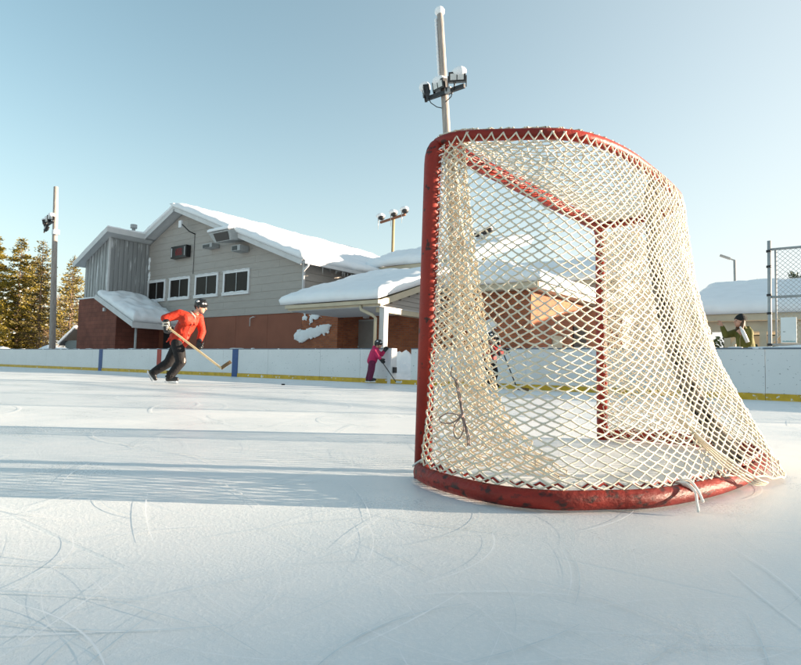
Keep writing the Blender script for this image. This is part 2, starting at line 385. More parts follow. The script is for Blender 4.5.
# roof decks + fascias
y0, y1 = 16.45, 30.3
obj('roof', slab([(PX, y0, PZ+.12), (-17.85, y0, rl(-17.85)+.12), (-17.85, y1, rl(-17.85)+.12), (PX, y1, PZ+.12)], .16), FASCIA, hall)
obj('roof', slab([(-33.5, 17.1, ll(-33.5)+.12), (PX, 17.1, PZ+.115), (PX, y1, PZ+.115), (-33.5, y1, ll(-33.5)+.12)], .16), FASCIA, hall)
obj('roof', slab([(-30.05, y0, ll(-30.05)+.12), (PX, y0, PZ+.12), (PX, 17.1, PZ+.12), (-30.05, 17.1, ll(-30.05)+.12)], .16), FASCIA, hall)
fa = MB()
fa.beam((PX, y0-.02, PZ+.03), (-17.83, y0-.02, rl(-17.83)+.03), .04, .26, (0, 0, 1)); fa.beam((-30.1, y0-.02, ll(-30.1)+.03), (PX, y0-.02, PZ+.03), .04, .26)
obj('fascia', fa, FASCIA, hall)
fa = MB(); fa.beam((PX-.05, y0-.045, PZ+.135), (-17.83, y0-.045, rl(-17.83)+.145), .03, .035); obj('drip_edge', fa, DARKM, hall)
gt = MB().box(-17.84, -17.70, 16.5, 30.3, rl(-17.85)-.05, rl(-17.85)+.09); obj('gutter', gt, FASCIA, hall)
ds = MB().tube([(-17.78, 16.75, 4.62), (-17.80, 16.75, 4.52), (-18.1, 16.80, 4.36), (-18.19, 16.88, 4.24), (-18.19, 16.9, 2.7)], .05, 8); obj('downspout', ds, WHITE, hall, True)
obj('snow', snow_slab([(PX-.1, y0-.1, PZ+.14), (-17.75, y0-.1, rl(-17.75)+.13), (-17.75, y1, rl(-17.75)+.13), (PX-.1, y1, PZ+.14)], .34, 60, 50, .5, 1, .10, .07), ROOFSNOW, hall, True)
obj('snow', snow_slab([(-30.05, y0-.08, ll(-30.05)+.13), (PX+.1, y0-.08, PZ+.13), (PX+.1, y1, PZ+.13), (-30.05, y1, ll(-30.05)+.13)], .26, 30, 40, .4, 2, .06, .03), ROOFSNOW, hall, True)
# icicles along the right eave
ic = MB(); rnd = random.Random(3)
for i in range(34):
    yy = rnd.uniform(17.5, 21.0); L = rnd.uniform(.08, .35)
    ic.tube([(-17.76, yy, 4.58), (-17.76, yy, 4.58-L)], [.018, .003], 5)
obj('icicles', ic, LAMPG, hall, True)
# windows
for (a, b) in ((-30.34, -28.62), (-28.25, -26.42), (-25.98, -24.10), (-23.70, -21.78)):
    f = MB(); z0, z1, t = 3.64, 4.76, .11; yf, yb = 16.925, 16.99
    f.box(a, b, yf, yb, z1-t, z1).box(a-.02, b+.02, yf-.03, yb, z0-.02, z0+t).box(a, a+t, yf, yb, z0+t, z1-t).box(b-t, b, yf, yb, z0+t, z1-t)
    fo = obj('window', f, WHITE, hall)
    obj('pane', MB().box(a+t, b-t, 16.962, 16.985, z0+t, z1-t), GLASS, fo)
    mu = (a+b)/2+.02; obj('mullion', MB().box(mu-.025, mu+.025, 16.94, 16.958, z0+t, z1-t), GREYM, fo)
    sm = MB(); 
    for k in range(7): sm.ball((a+.12+(b-a-.24)*k/6, 16.90, z0+.105), 1, .22, .035, .02+.012*(k % 3), 10, 6, jit=.4)
    for k in range(7): sm.ball((a+.12+(b-a-.24)*k/6, 16.91, z1+.005), 1, .2, .035, .015+.01*(k % 2), 10, 6, jit=.4)
    obj('snow_ledge', sm, SNOW, fo, True)
# tower with vertical metal cladding
TX0, TX1, TY = -32.9, -30.42, 14.85
tw = MB()
def ribs_front(xa, xb, y, ztop, z0):
    n = int((xb-xa)/.28)
    for i in range(n):
        a = xa+(xb-xa)*i/n; b = xa+(xb-xa)*(i+1)/n
        tw.hexa([(a+.03, y-.035, z0), (b-.03, y-.035, z0), (b-.03, y+.05, z0), (a+.03, y+.05, z0)], [(a+.03, y-.035, ztop(a)), (b-.03, y-.035, ztop(b)), (b-.03, y+.05, ztop(b)), (a+.03, y+.05, ztop(a))])
ribs_front(TX0, TX1, TY, lambda x: ll(x)-.05, 3.6)
n = 9
for i in range(n):
    a = TY+(17.0-TY)*i/n; b = TY+(17.0-TY)*(i+1)/n
    tw.box(TX1-.05, TX1+.035, a+.03, b-.03, 3.2, ll(TX1)-.06)
tw.hexa([(TX0, TY, 0), (TX1, TY, 0), (TX1, 17.3, 0), (TX0, 17.3, 0)], [(TX0, TY, ll(TX0)-.05), (TX1, TY, ll(TX1)-.05), (TX1, 17.3, ll(TX1)-.05), (TX0, 17.3, ll(TX0)-.05)])
obj('metal_wall', tw, METALSIDE, hall)
obj('corner_trim', MB().box(TX1-.03, TX1+.06, TY-.06, TY+.03, 3.3, ll(TX1)-.02), FASCIA, hall)
tr = [(-33.45, 14.45, ll(-33.45)+.12), (-29.95, 14.45, ll(-29.95)+.12), (-29.95, 17.1, ll(-29.95)+.12), (-33.45, 17.1, ll(-33.45)+.12)]
obj('roof', slab(tr, .16), FASCIA, hall)
fa = MB(); fa.beam((-33.5, 14.43, ll(-33.5)+.03), (-29.93, 14.43, ll(-29.93)+.03), .04, .26); fa.beam((-29.93, 14.42, ll(-29.93)+.02), (-29.93, 16.45, ll(-29.93)+.02), .04, .26)
obj('fascia', fa, FASCIA, hall)
obj('snow', snow_slab([(p[0], p[1], p[2]+.01) for p in tr], .17, 24, 20, .25, 4, .03, .02), ROOFSNOW, hall, True)
# brick block in front with its shed roof
obj('block_wall', MB().box(-33.2, -29.1, 14.72, 17.0, 0, 3.0).hexa([(-33.2, 14.72, 3.0), (-29.1, 14.72, 3.0), (-29.1, 17, 3.0), (-33.2, 17, 3.0)], [(-33.2, 14.72, 3.68), (-30.7, 14.72, 3.68), (-30.7, 17, 3.68), (-33.2, 17, 3.68)]), BLOCK, hall)
obj('wall_light', MB().box(-30.35, -30.17, 14.62, 14.715, 2.95, 3.12), FASCIA, hall)
sr = [(-30.75, 14.45, 3.78), (-27.0, 14.45, 2.30), (-27.0, 17.0, 2.30), (-30.75, 17.0, 3.78)]
obj('shed_roof', slab(sr, .14), FASCIA, hall)
fa = MB(); fa.beam((-30.8, 14.43, 3.70), (-26.98, 14.43, 2.19), .05, .24); fa.box(-27.0, -26.95, 14.405, 17.0, 2.03, 2.30)
obj('fascia', fa, FASCIA, hall)
obj('snow', snow_slab([(-30.6, 14.47, 3.73), (-27.0, 14.47, 2.31), (-27.0, 16.95, 2.31), (-30.6, 16.95, 3.73)], .46, 70, 50, .5, 6, .06, .13), ROOFSNOW, hall, True)
obj('snow', snow_slab([(-33.3, 14.68, 3.68), (-30.7, 14.68, 3.68), (-30.7, 15.1, 3.68), (-33.3, 15.1, 3.68)], .10, 16, 8, .1, 7, .03, .03), ROOFSNOW, hall, True)
obj('porch_post', MB().tube([(-27.25, 14.75, 0), (-27.25, 14.75, 2.2)], .055, 10), GREYM, hall, True)
obj('entrance_door', MB().box(-28.6, -27.75, 16.97, 17.015, 0, 2.1), DARKM, hall)
obj('notice_box', MB().box(-27.35, -26.75, 16.90, 17.015, 1.05, 1.62), FASCIA, hall)
# wall fittings
sb = obj('display_case', MB().box(-27.85, -26.5, 16.70, 16.955, 5.72, 6.32), BLACKP, hall)
LED = bpy.data.materials.new('red_led'); LED.use_nodes = True
LED.node_tree.nodes['Principled BSDF'].inputs['Base Color'].default_value = (.12, .008, .012, 1); LED.node_tree.nodes['Principled BSDF'].inputs['Emission Color'].default_value = (1, .05, .08, 1); LED.node_tree.nodes['Principled BSDF'].inputs['Emission Strength'].default_value = .02
dg = MB()
for r_ in range(7):
    for c_ in range(12):
        if random.random() < .75: dg.box(-27.42+c_*.05, -27.39+c_*.05, 16.688, 16.697, 5.85+r_*.05, 5.88+r_*.05)
obj('display', dg, LED, sb)
obj('side_bezel', MB().box(-27.80, -27.73, 16.685, 16.697, 5.79, 6.24).box(-26.64, -26.60, 16.685, 16.697, 5.79, 6.24), FASCIA, sb)
arm = obj('antenna_arm', MB().tube([(-26.2, 16.98, 6.85), (-26.3, 16.7, 6.95), (-26.62, 16.5, 7.3)], .03, 8), DARKM, hall, True)
obj('antenna', MB().box(-26.86, -26.62, 16.44, 16.54, 7.15, 7.5), WHITE, arm)
obj('conduit', MB().tube([(-26.2, 16.955, 4.85), (-26.2, 16.955, 6.85)], .012, 6), DARKM, hall, True)
fl = obj('wall_lamp', MB().box(-24.9, -24.15, 16.55, 16.955, 5.93, 6.12), GREYM, hall); obj('lens', MB().box(-24.85, -24.35, 16.53, 16.548, 5.94, 6.07), BLACKP, fl)
hd = MB().hexa([(-23.35, 16.15, 5.95), (-22.1, 16.15, 5.95), (-21.9, 16.95, 6.05), (-23.0, 16.95, 6.05)], [(-23.75, 16.05, 6.42), (-22.2, 16.05, 6.42), (-21.9, 16.95, 6.62), (-23.5, 16.95, 6.62)])
ho = obj('horn_lamp', hd, GREYM, hall); obj('lens', MB().hexa([(-23.2, 16.13, 5.98), (-22.25, 16.13, 5.98), (-22.25, 16.148, 5.98), (-23.2, 16.148, 5.98)], [(-23.35, 16.04, 6.34), (-22.3, 16.04, 6.34), (-22.3, 16.06, 6.34), (-23.35, 16.06, 6.34)]), BLACKP, ho)
obj('snow_cap', snow_slab([(-23.75, 16.0, 6.43), (-22.2, 16.0, 6.43), (-22.1, 16.7, 6.57), (-23.6, 16.7, 6.57)], .17, 20, 12, .12, 9, .02, .03), SNOW, ho, True)
f2 = obj('wall_lamp', MB().box(-22.5, -21.9, 16.45, 16.955, 5.52, 5.78), GREYM, hall); obj('lens', MB().box(-22.45, -22.1, 16.435, 16.448, 5.55, 5.74), BLACKP, f2)
obj('tap_pipe', MB().tube([(-21.55, 16.9, 2.14), (-21.55, 16.9, 2.5), (-21.35, 16.9, 2.56), (-21.3, 16.98, 2.56)], .022, 6), FASCIA, hall, True)
VX, VY, VZ = -30.62, 16.15, 7.72
obj('vent_pipe', MB().tube([(VX, VY, 6.3), (VX, VY, VZ-.2)], .09, 12).tube([(VX, VY, VZ-.2), (VX, VY, VZ)], .17, 12).tube([(VX, VY, VZ-.3), (VX, VY, VZ-.18)], .08, 12), GREYM, hall, True)
# remeshed blobs
def remesh(mb, voxel, name, m, parent, smooth_it=4, local=True):
    me = bpy.data.meshes.new(name); me.from_pydata([tuple(v) for v in mb.v], [], mb.f)
    o = bpy.data.objects.new(name, me); col.objects.link(o)
    r = o.modifiers.new('r', 'REMESH'); r.mode = 'VOXEL'; r.voxel_size = voxel
    s = o.modifiers.new('s', 'SMOOTH'); s.iterations = smooth_it; s.factor = .5
    dg_ = bpy.context.evaluated_depsgraph_get(); dg_.update()
    nm = bpy.data.meshes.new_from_object(o.evaluated_get(dg_)); o.modifiers.clear(); o.data = nm; bpy.data.meshes.remove(me)
    nm.name = name; nm.materials.clear(); nm.materials.append(m); nm.polygons.foreach_set('use_smooth', [True]*len(nm.polygons))
    if not local:
        off = rootoff(parent)
        for v in nm.vertices: v.co -= off
    if parent is not None: o.parent = parent
    return o
def splat(parent, spots, y):
    mb = MB()
    rn = random.Random(len(spots))
    for (x, z, rx, rz) in spots:
        mb.ball((x, y, z), 1, rx*.85, .07, rz*.85, 14, 8, jit=.4)
        for k in range(9):
            a = rn.uniform(0, 6.28); q = rn.uniform(.6, 1.12); mb.ball((x+math.cos(a)*rx*q, y, z+math.sin(a)*rz*q), 1, rx*rn.uniform(.08, .3), rn.uniform(.03, .06), rz*rn.uniform(.08, .3), 8, 6, jit=.5)
    remesh(mb, .022, 'stuck_snow', SNOW, parent, 1, False)
splat(hall, [(-30.3, 5.9, .07, .2), (-30.32, 5.5, .09, .2), (-30.28, 5.1, .11, .2), (-30.3, 4.9, .08, .12), (-30.3, 4.75, .10, .15)], 16.97)
splat(hall, [(-18.45, 1.70, .3, .20), (-18.0, 1.72, .42, .26), (-17.5, 1.82, .45, .28), (-17.05, 1.95, .36, .26), (-16.85, 2.0, .2, .18), (-18.2, 1.55, .3, .14)], 16.98)
splat(hall, [(-18.1, 2.42, .22, .12), (-17.75, 2.36, .14, .22), (-17.5, 2.45, .3, .17), (-17.1, 2.62, .6, .06), (-16.6, 2.6, .3, .05), (-18.0, 2.62, .3, .04)], 16.98)

# ------------------------------------------------------------------ brick annex right of the hall, with porch
an = thing('brick_annex', 'brick annex with snowy hipped roof and grey door, seen partly behind the goal net', 'building', (-12, 20, 0))
def wall_with(x0, x1, y0, y1, z1, m, nm='wall'): return obj(nm, MB().box(x0, x1, y0, y1, 0, z1), m, an)
wall_with(-16.5, -16.302, 17.36, 18.3, 3.2, BRICK)
wall_with(-16.5, -8.72, 18.3, 18.6, 3.3, BRICK)
wall_with(-9.0, -8.72, 18.602, 27.8, 3.3, BRICK)
wall_with(-18.2, -13.1, 21.9, 22.2, 5.0, SIDING)
wall_with(-13.4, -13.1, 22.202, 30, 5.0, SIDING)
# door in the recess
d = obj('door', MB().box(-16.42+.02, -15.50, 18.25, 18.297, .25, 2.32), DOORM, an)
obj('handle', MB().box(-16.33, -16.25, 18.215, 18.247, 1.25, 1.32), GREYM, d)
obj('door_frame', MB().box(-15.497, -15.44, 18.24, 18.297, .2, 2.38).box(-16.30, -15.497, 18.24, 18.297, 2.322, 2.38), GREYM, an)
lm = obj('wall_lamp', MB().box(-15.95, -15.78, 18.1, 18.297, 2.42, 2.68), FASCIA, an)
obj('side_door', MB().box(-8.716, -8.66, 20.0, 20.8, .2, 1.75), BEIGE, an)
wv = obj('side_window', MB().box(-8.716, -8.67, 21.9, 23.2, .9, 2.2), DARKM, an)
# roofs
e = 3.36
fr_q = [(-16.4, 17.9, e), (-8.3, 17.9, e), (-11.9, 21.9, 4.75), (-16.4, 21.9, 4.75)]
rt_q = [(-8.3, 17.9, e), (-8.3, 28.2, e), (-11.9, 28.2, 4.75), (-11.9, 21.9, 4.75)]
tp_q = [(-16.4, 21.9, 4.75), (-11.9, 21.9, 4.75), (-11.9, 28.2, 4.75), (-16.4, 28.2, 4.75)]
for q in (fr_q, rt_q): obj('roof', slab(q, .12), BEIGE, an)
obj('fascia', MB().box(-12.0, -8.28, 17.86, 17.898, 3.16, 3.38).box(-8.298, -8.26, 17.9, 28.2, 3.16, 3.38), BEIGE, an)
obj('soffit', MB().box(-12.0, -8.3, 17.9, 18.3, 3.17, 3.2).box(-8.72, -8.3, 18.3, 28.2, 3.17, 3.2), BEIGE, an)
obj('snow', snow_slab([(-16.3, 17.8, e+.01), (-8.2, 17.8, e+.01), (-11.9, 21.9, 4.76), (-16.3, 21.9, 4.76)], .34, 50, 24, .4, 11, .05, .05), ROOFSNOW, an, True)
obj('snow', snow_slab([(-8.2, 17.8, e+.01), (-8.2, 28.3, e+.01), (-11.9, 28.3, 4.76), (-11.9, 21.9, 4.76)], .34, 50, 24, .4, 12, .05, .05), ROOFSNOW, an, True)
obj('snow', snow_slab([(-13.5, 21.8, 4.74), (-11.7, 21.8, 4.74), (-11.7, 28.2, 4.74), (-13.5, 28.2, 4.74)], .38, 30, 30, .4, 13, .05, .06), ROOFSNOW, an, True)
ub = [(-17.9, 21.35, 5.12), (-12.9, 21.35, 5.12), (-12.9, 27.0, 6.9), (-17.9, 27.0, 6.9)]
ub2 = [(-20.5, 21.35, 5.12), (-12.9, 21.35, 5.12), (-12.9, 27.0, 6.9), (-22.5, 27.0, 6.9)]
obj('roof', slab(ub, .14), FASCIA, an)
obj('fascia', MB().box(-17.9, -12.88, 21.31, 21.348, 4.92, 5.14), BEIGE, an)
obj('snow', snow_slab([(-18.6, 21.25, 5.13), (-12.85, 21.25, 5.13), (-12.85, 27.1, 6.92), (-21.5, 27.1, 6.92)], .42, 60, 30, .5, 14, .06, .08), ROOFSNOW, an, True)
# porch
sl_ = .335
pr_ = [(-16.2, 14.4, 2.56), (-12.0, 14.4, 2.56), (-12.0, 19.6, 4.3), (-16.2, 19.6, 4.3)]
po = thing('porch', 'open porch with thick snow on its lean-to roof and a pale corner post', 'porch', (-14, 16, 0))
obj('roof', slab(pr_, .12), BEIGE, po)
obj('fascia', MB().box(-16.22, -11.98, 14.36, 14.398, 2.38, 2.58), BEIGE, po)
fa = MB(); fa.beam((-11.97, 14.36, 2.46), (-11.97, 19.6, 4.21), .05, .2); obj('rake_board', fa, BEIGE, po)
obj('ceiling', MB().box(-16.2, -12.0, 14.4, 17.0, 2.36, 2.38).box(-16.3, -12.0, 17.0, 18.25, 2.72, 2.74), FASCIA, po)
gb = MB(); clap_side(gb, -12.2, 2.38, 3.9, .16, 14.6, 18.25, lambda z: 14.4+(z+.08-2.50)/sl_); obj('gable_siding', gb, SIDING, po)
obj('beam', MB().box(-12.32, -12.02, 14.6, 18.25, 2.2, 2.36), BEIGE, po)
obj('post', MB().box(-12.13, -11.93, 14.55, 14.75, 0, 2.36), FASCIA, po)
obj('downspout', MB().tube([(-12.75, 14.33, 2.42), (-12.72, 14.35, 2.28), (-12.3, 14.40, 2.1), (-12.2, 14.45, 2.0), (-12.2, 14.45, .1)], .055, 8), BEIGE, po, True)
obj('gutter', MB().box(-16.25, -11.95, 14.25, 14.355, 2.44, 2.56), BEIGE, po)
obj('snow', snow_slab([(-16.45, 14.2, 2.58), (-11.92, 14.2, 2.58), (-11.92, 19.7, 4.34), (-17.2, 19.7, 4.34)], .36, 56, 44, .5, 16, .06, .06), ROOFSNOW, po, True)
splat(an, [(-10.85, 2.0, .32, .26), (-10.5, 1.85, .4, .3), (-10.2, 2.05, .25, .22), (-10.9, 1.7, .2, .2)], 18.26)

# far hall behind
fh = thing('far_hall', 'long low building with a snow covered roof far behind the annex, seen through the net', 'building', (-14, 36, 0))
obj('wall', MB().box(-26, -11.2, 35, 44, 0, 6.0), SIDING, fh)
obj('snow', snow_slab([(-26.3, 34.6, 6.0), (-10.9, 34.6, 6.0), (-10.9, 39.5, 7.9), (-26.3, 39.5, 7.9)], .5, 50, 20, .5, 21, .05, .1), ROOFSNOW, fh, True)
obj('roof', slab([(-26.2, 34.7, 6.0), (-11, 34.7, 6.0), (-11, 39.5, 7.9), (-26.2, 39.5, 7.9)], .2), BEIGE, fh)

# ------------------------------------------------------------------ picnic pavilion on the right
pv = thing('pavilion', 'long low open pavilion with beige beams and a deep snow roof behind the woman', 'shelter', (0, 25, 0))
X0, X1 = -5.7, 24
obj('roof', slab([(X0, 25.9, 2.84), (X1, 25.9, 2.84), (X1, 31, 4.35), (X0, 31, 4.35)], .14), BEIGE, pv)
obj('roof', slab([(X0, 31, 4.35), (X1, 31, 4.35), (X1, 36, 2.84), (X0, 36, 2.84)], .14), BEIGE, pv)
obj('snow', snow_slab([(X0-.1, 25.75, 2.85), (X1, 25.75, 2.85), (X1, 31.1, 4.37), (X0-.1, 31.1, 4.37)], .55, 90, 24, .7, 31, .06, .06), ROOFSNOW, pv, True)
obj('snow', snow_slab([(X0-.1, 30.9, 4.36), (X1, 30.9, 4.36), (X1, 36.1, 2.85), (X0-.1, 36.1, 2.85)], .5, 60, 18, .6, 32, .06, .08), ROOFSNOW, pv, True)
obj('gable_board', MB().add([(X0+.05, 25.9, 2.7), (X0+.05, 36, 2.7), (X0+.05, 31, 4.2), (X0+.12, 25.9, 2.7), (X0+.12, 36, 2.7), (X0+.12, 31, 4.2)], [(0, 1, 2), (5, 4, 3), (0, 3, 4, 1), (1, 4, 5, 2), (2, 5, 3, 0)]), BEIGE, pv)
obj('fascia', MB().box(X0, X1, 25.86, 25.898, 2.60, 2.86), BEIGE, pv)
obj('beam', MB().box(X0+.2, X1-.2, 26.15, 26.35, 2.2, 2.60), BEIGE, pv)
obj('beam', MB().box(X0+.2, X1-.2, 35.4, 35.6, 2.2, 2.60), BEIGE, pv)
for k, xx in enumerate((-5.4, -4.2, -3.0, -1.9, .6, 3.2, 6, 9, 12, 15, 18, 21, 23.5)):
    obj('post', MB().box(xx-.11, xx+.11, 26.14, 26.36, 0, 2.198), BEIGE, pv)
    obj('brace', MB().beam((xx+.12, 26.25, 1.65), (xx+.62, 26.25, 2.198), .12, .12), BEIGE, pv)
    obj('post', MB().box(xx-.1, xx+.1, 35.4, 35.6, 0, 2.198), BEIGE, pv)

# ------------------------------------------------------------------ poles and lamps
def floodlight(parent, c, w_, h_, yawd, tilt, cap=.2, glass=True):
    rot = Matrix.Rotation(R(yawd), 3, 'Z') @ Matrix.Rotation(R(tilt), 3, 'X'); c = Vector(c)
    def bx(x0, x1, y0, y1, z0, z1):
        m = MB().box(x0, x1, y0, y1, z0, z1); m.v = [c+rot @ v for v in m.v]; return m
    body = bx(-w_/2, w_/2, -.02, .16, -h_/2, h_/2); fb = obj('floodlight', body, BLACKP, parent)
    obj('glass', bx(-w_/2+.05, w_/2-.05, -.032, -.022, -h_/2+.05, h_/2-.05), LAMPG, fb)
    m = bx(-.012, .012, -.04, -.033, -h_/2+.05, h_/2-.05); obj('divider', m, BLACKP, fb)
    m = bx(-w_/2-.03, -w_/2-.006, .02, .1, -h_/2-.12, .04); m2 = bx(w_/2+.006, w_/2+.03, .02, .1, -h_/2-.12, .04); m.add(m2.v, m2.f); obj('bracket', m, DARKM, fb)
    if cap:
        s = MB().ball(c+Vector((0, .06, h_/2+.02)), 1, w_*.52, .18, cap, 16, 10, jit=.25); obj('snow_cap', s, SNOW, fb, True)
cp = thing('lamp_pole', 'tall weathered wooden pole with three black floodlights under snow caps, rising behind the goal', 'light pole', (-8.83, 14.2, 0))
pts = [(-8.83+(-.99)*k/12, 14.2, 11.0*k/12) for k in range(13)]
obj('pole', MB().tube(pts, [.145-.05*k/12 for k in range(13)], 14), WOODP, cp, True)
obj('snow_cap', MB().ball((-9.84, 14.2, 11.08), 1, .15, .15, .15, 14, 10, jit=.2), SNOW, cp, True)
pl = MB(); rnd = random.Random(5)
for k in range(16):
    z = 8.9+2*k/16; pl.ball((-8.83-.09*z-.11, 14.12, z), 1, .03, .05, .1, 8, 6, jit=.4)
obj('plastered_snow', pl, SNOW, cp, True)
obj('crossarm', MB().beam((-10.10, 14.02, 8.40), (-8.80, 14.02, 8.44), .09, .11), DARKM, cp)
floodlight(cp, (-10.17, 13.95, 8.62), .34, .26, -48, 10, .15)
floodlight(cp, (-9.62, 13.90, 8.64), .46, .27, -12, 12, .15)
floodlight(cp, (-8.98, 13.90, 8.70), .48, .27, 28, 12, .15)
cb = MB().tube([(-10.0, 13.95, 8.38), (-9.9, 13.95, 8.2), (-9.72, 14.0, 8.05), (-9.6, 14.08, 8.02)], .014, 6).tube([(-9.15, 13.95, 8.85), (-9.1, 13.95, 8.5), (-9.2, 13.95, 8.2), (-9.45, 14.05, 8.15)], .014, 6).tube([(-9.0, 13.95, 8.7), (-9.15, 13.95, 8.35), (-9.3, 14.0, 8.3)], .012, 6)
obj('cable', cb, BLACKP, cp, True)
obj('junction_box', MB().box(-9.42, -9.24, 13.95, 14.1, 8.36, 8.52), GREYM, cp)

lp = thing('lamp_pole', 'thin grey pole left of the hall with a cluster of dark floodlights near its top', 'light pole', (-34.75, 14.2, 0))
pts = [(-34.75-.9*k/10, 14.2, 10.1*k/10) for k in range(11)]
obj('pole', MB().tube(pts, [.17-.05*k/10 for k in range(11)], 12), WOODP, lp, True)
obj('crossarm', MB().beam((-36.4, 14.05, 7.9), (-35.3, 14.05, 8.1), .1, .1), DARKM, lp)
for x_, z_, a_ in ((-36.35, 8.12, -35), (-35.95, 8.2, 0), (-35.5, 8.3, 35)): floodlight(lp, (x_, 13.95, z_), .36, .26, a_, 10, .12)
floodlight(lp, (-36.1, 13.95, 7.78), .4, .22, -10, -15, 0)
obj('junction_box', MB().box(-35.35, -35.05, 14.0, 14.3, 7.35, 7.6), WHITE, lp)
def t_pole(label, x, y, z, hw, am=None):
    t = thing('lamp_pole', label, 'light pole', (x, y, 0))
    obj('pole', MB().tube([(x, y, 0), (x, y, z)], .11, 8), BEIGEPOLE, t, True)
    obj('crossarm', MB().beam((x-hw, y-.1, z-.25), (x+hw, y-.1, z+.05), .14, .16), am or mat('rusty_arm', (.22, .09, .05), .7), t)
    for k, dx in enumerate((-hw*.9, .15, hw)):
        c = (x+dx, y-.15, z+.1+.1*k)
        h = obj('lamp_head', MB().ball(c, .26, 1, 1, .8, 10, 8), DARKM, t, True)
        obj('snow_cap', MB().ball((c[0]-.1, c[1], c[2]+.15), 1, .34, .28, .22, 12, 8, jit=.3), SNOW, h, True)
        obj('icicles', MB().tube([(c[0]-.3, c[1], c[2]), (c[0]-.3, c[1], c[2]-.9)], [.05, .01], 5), LAMPG, h, True)
    return t
t_pole('tan post with three snow capped lamps on a crossarm rising behind the hall roof', -28.05, 35, 11.9, 1.2)
t_pole('tan post with snowy lamps above the annex roof, seen through the net', -20.2, 35, 9.6, .5, GREYM)
st = thing('street_lamp', 'slim street lamp with a single arm above the pavilion roof', 'street lamp', (-6.65, 45, 0))
obj('pole', MB().tube([(-6.65, 45, 0), (-6.75, 45, 8.3)], .085, 8), GREYM, st, True)
obj('lamp_head', MB().beam((-6.75, 45, 8.28), (-7.05, 44.95, 8.42), .08, .08).beam((-7.0, 44.95, 8.40), (-7.6, 44.85, 8.68), .26, .14), GREYM, st)

# ------------------------------------------------------------------ chain link fence on the boards
fn = thing('wire_fence', 'grey chain link fence with pipe rails standing above the boards at the right', 'fence', (-1.4, 13.3, 0))
for k, xx in enumerate((-1.42, 1.6, 4.6, 7.6)):
    obj('post', MB().tube([(xx, 13.33, 0), (xx+.01, 13.33, 3.05 if k == 0 else 2.92)], .035 if k == 0 else .03, 10), GREYM, fn, True)
obj('gate_stile', MB().tube([(-1.31, 13.33, 1.02), (-1.31, 13.33, 2.87)], .018, 8), GREYM, fn, True)
for z_ in (1.05, 1.96, 2.88): obj('rail', MB().tube([(-1.4, 13.33, z_), (7.6, 13.33, z_)], .024, 8), GREYM, fn, True)
cl = MB()
for z_ in (1.05, 1.65, 2.0, 2.55, 2.85): cl.tube([(-1.42, 13.33, z_-.02), (-1.42, 13.33, z_+.02)], .045, 10)
obj('clamp', cl, DARKM, fn, True)
wm = MB(); s_ = .085; xa, xb, za, zb = -1.30, 7.6, 1.05, 2.88; k = xa-(zb-za)
while k < xb:
    for sg in (1, -1):
        a, b = max(k, xa), min(k+(zb-za), xb)
        if b-a > .02:
            if sg > 0: wm.tube([(a, 13.328, za+(a-k)), (b, 13.328, za+(b-k))], .0032, 4, False)
            else: wm.tube([(a, 13.334, zb-(a-k)), (b, 13.334, zb-(b-k))], .0032, 4, False)
    k += s_
obj('wire_mesh', wm, GREYM, fn)
sg = obj('fence_sign', MB().box(-1.235, -.985, 13.27, 13.30, 1.08, 1.56), mat('sign_white', (.82, .82, .80), .5, .03, 5))
tag(sg, 'blank looking white notice board wired to the chain link fence', 'sign')
tt = MB(); rnd = random.Random(2)
for i in range(14): tt.box(-1.205+i*.0145, -1.196+i*.0145, 13.266, 13.269, 1.10, 1.112+rnd.random()*.01)
obj('lettering', tt, mat('teal_ink', (.10, .35, .36), .6), sg)
tt = MB().box(-1.20, -1.16, 13.266, 13.269, 1.285, 1.293); obj('mark', tt, DARKM, sg)

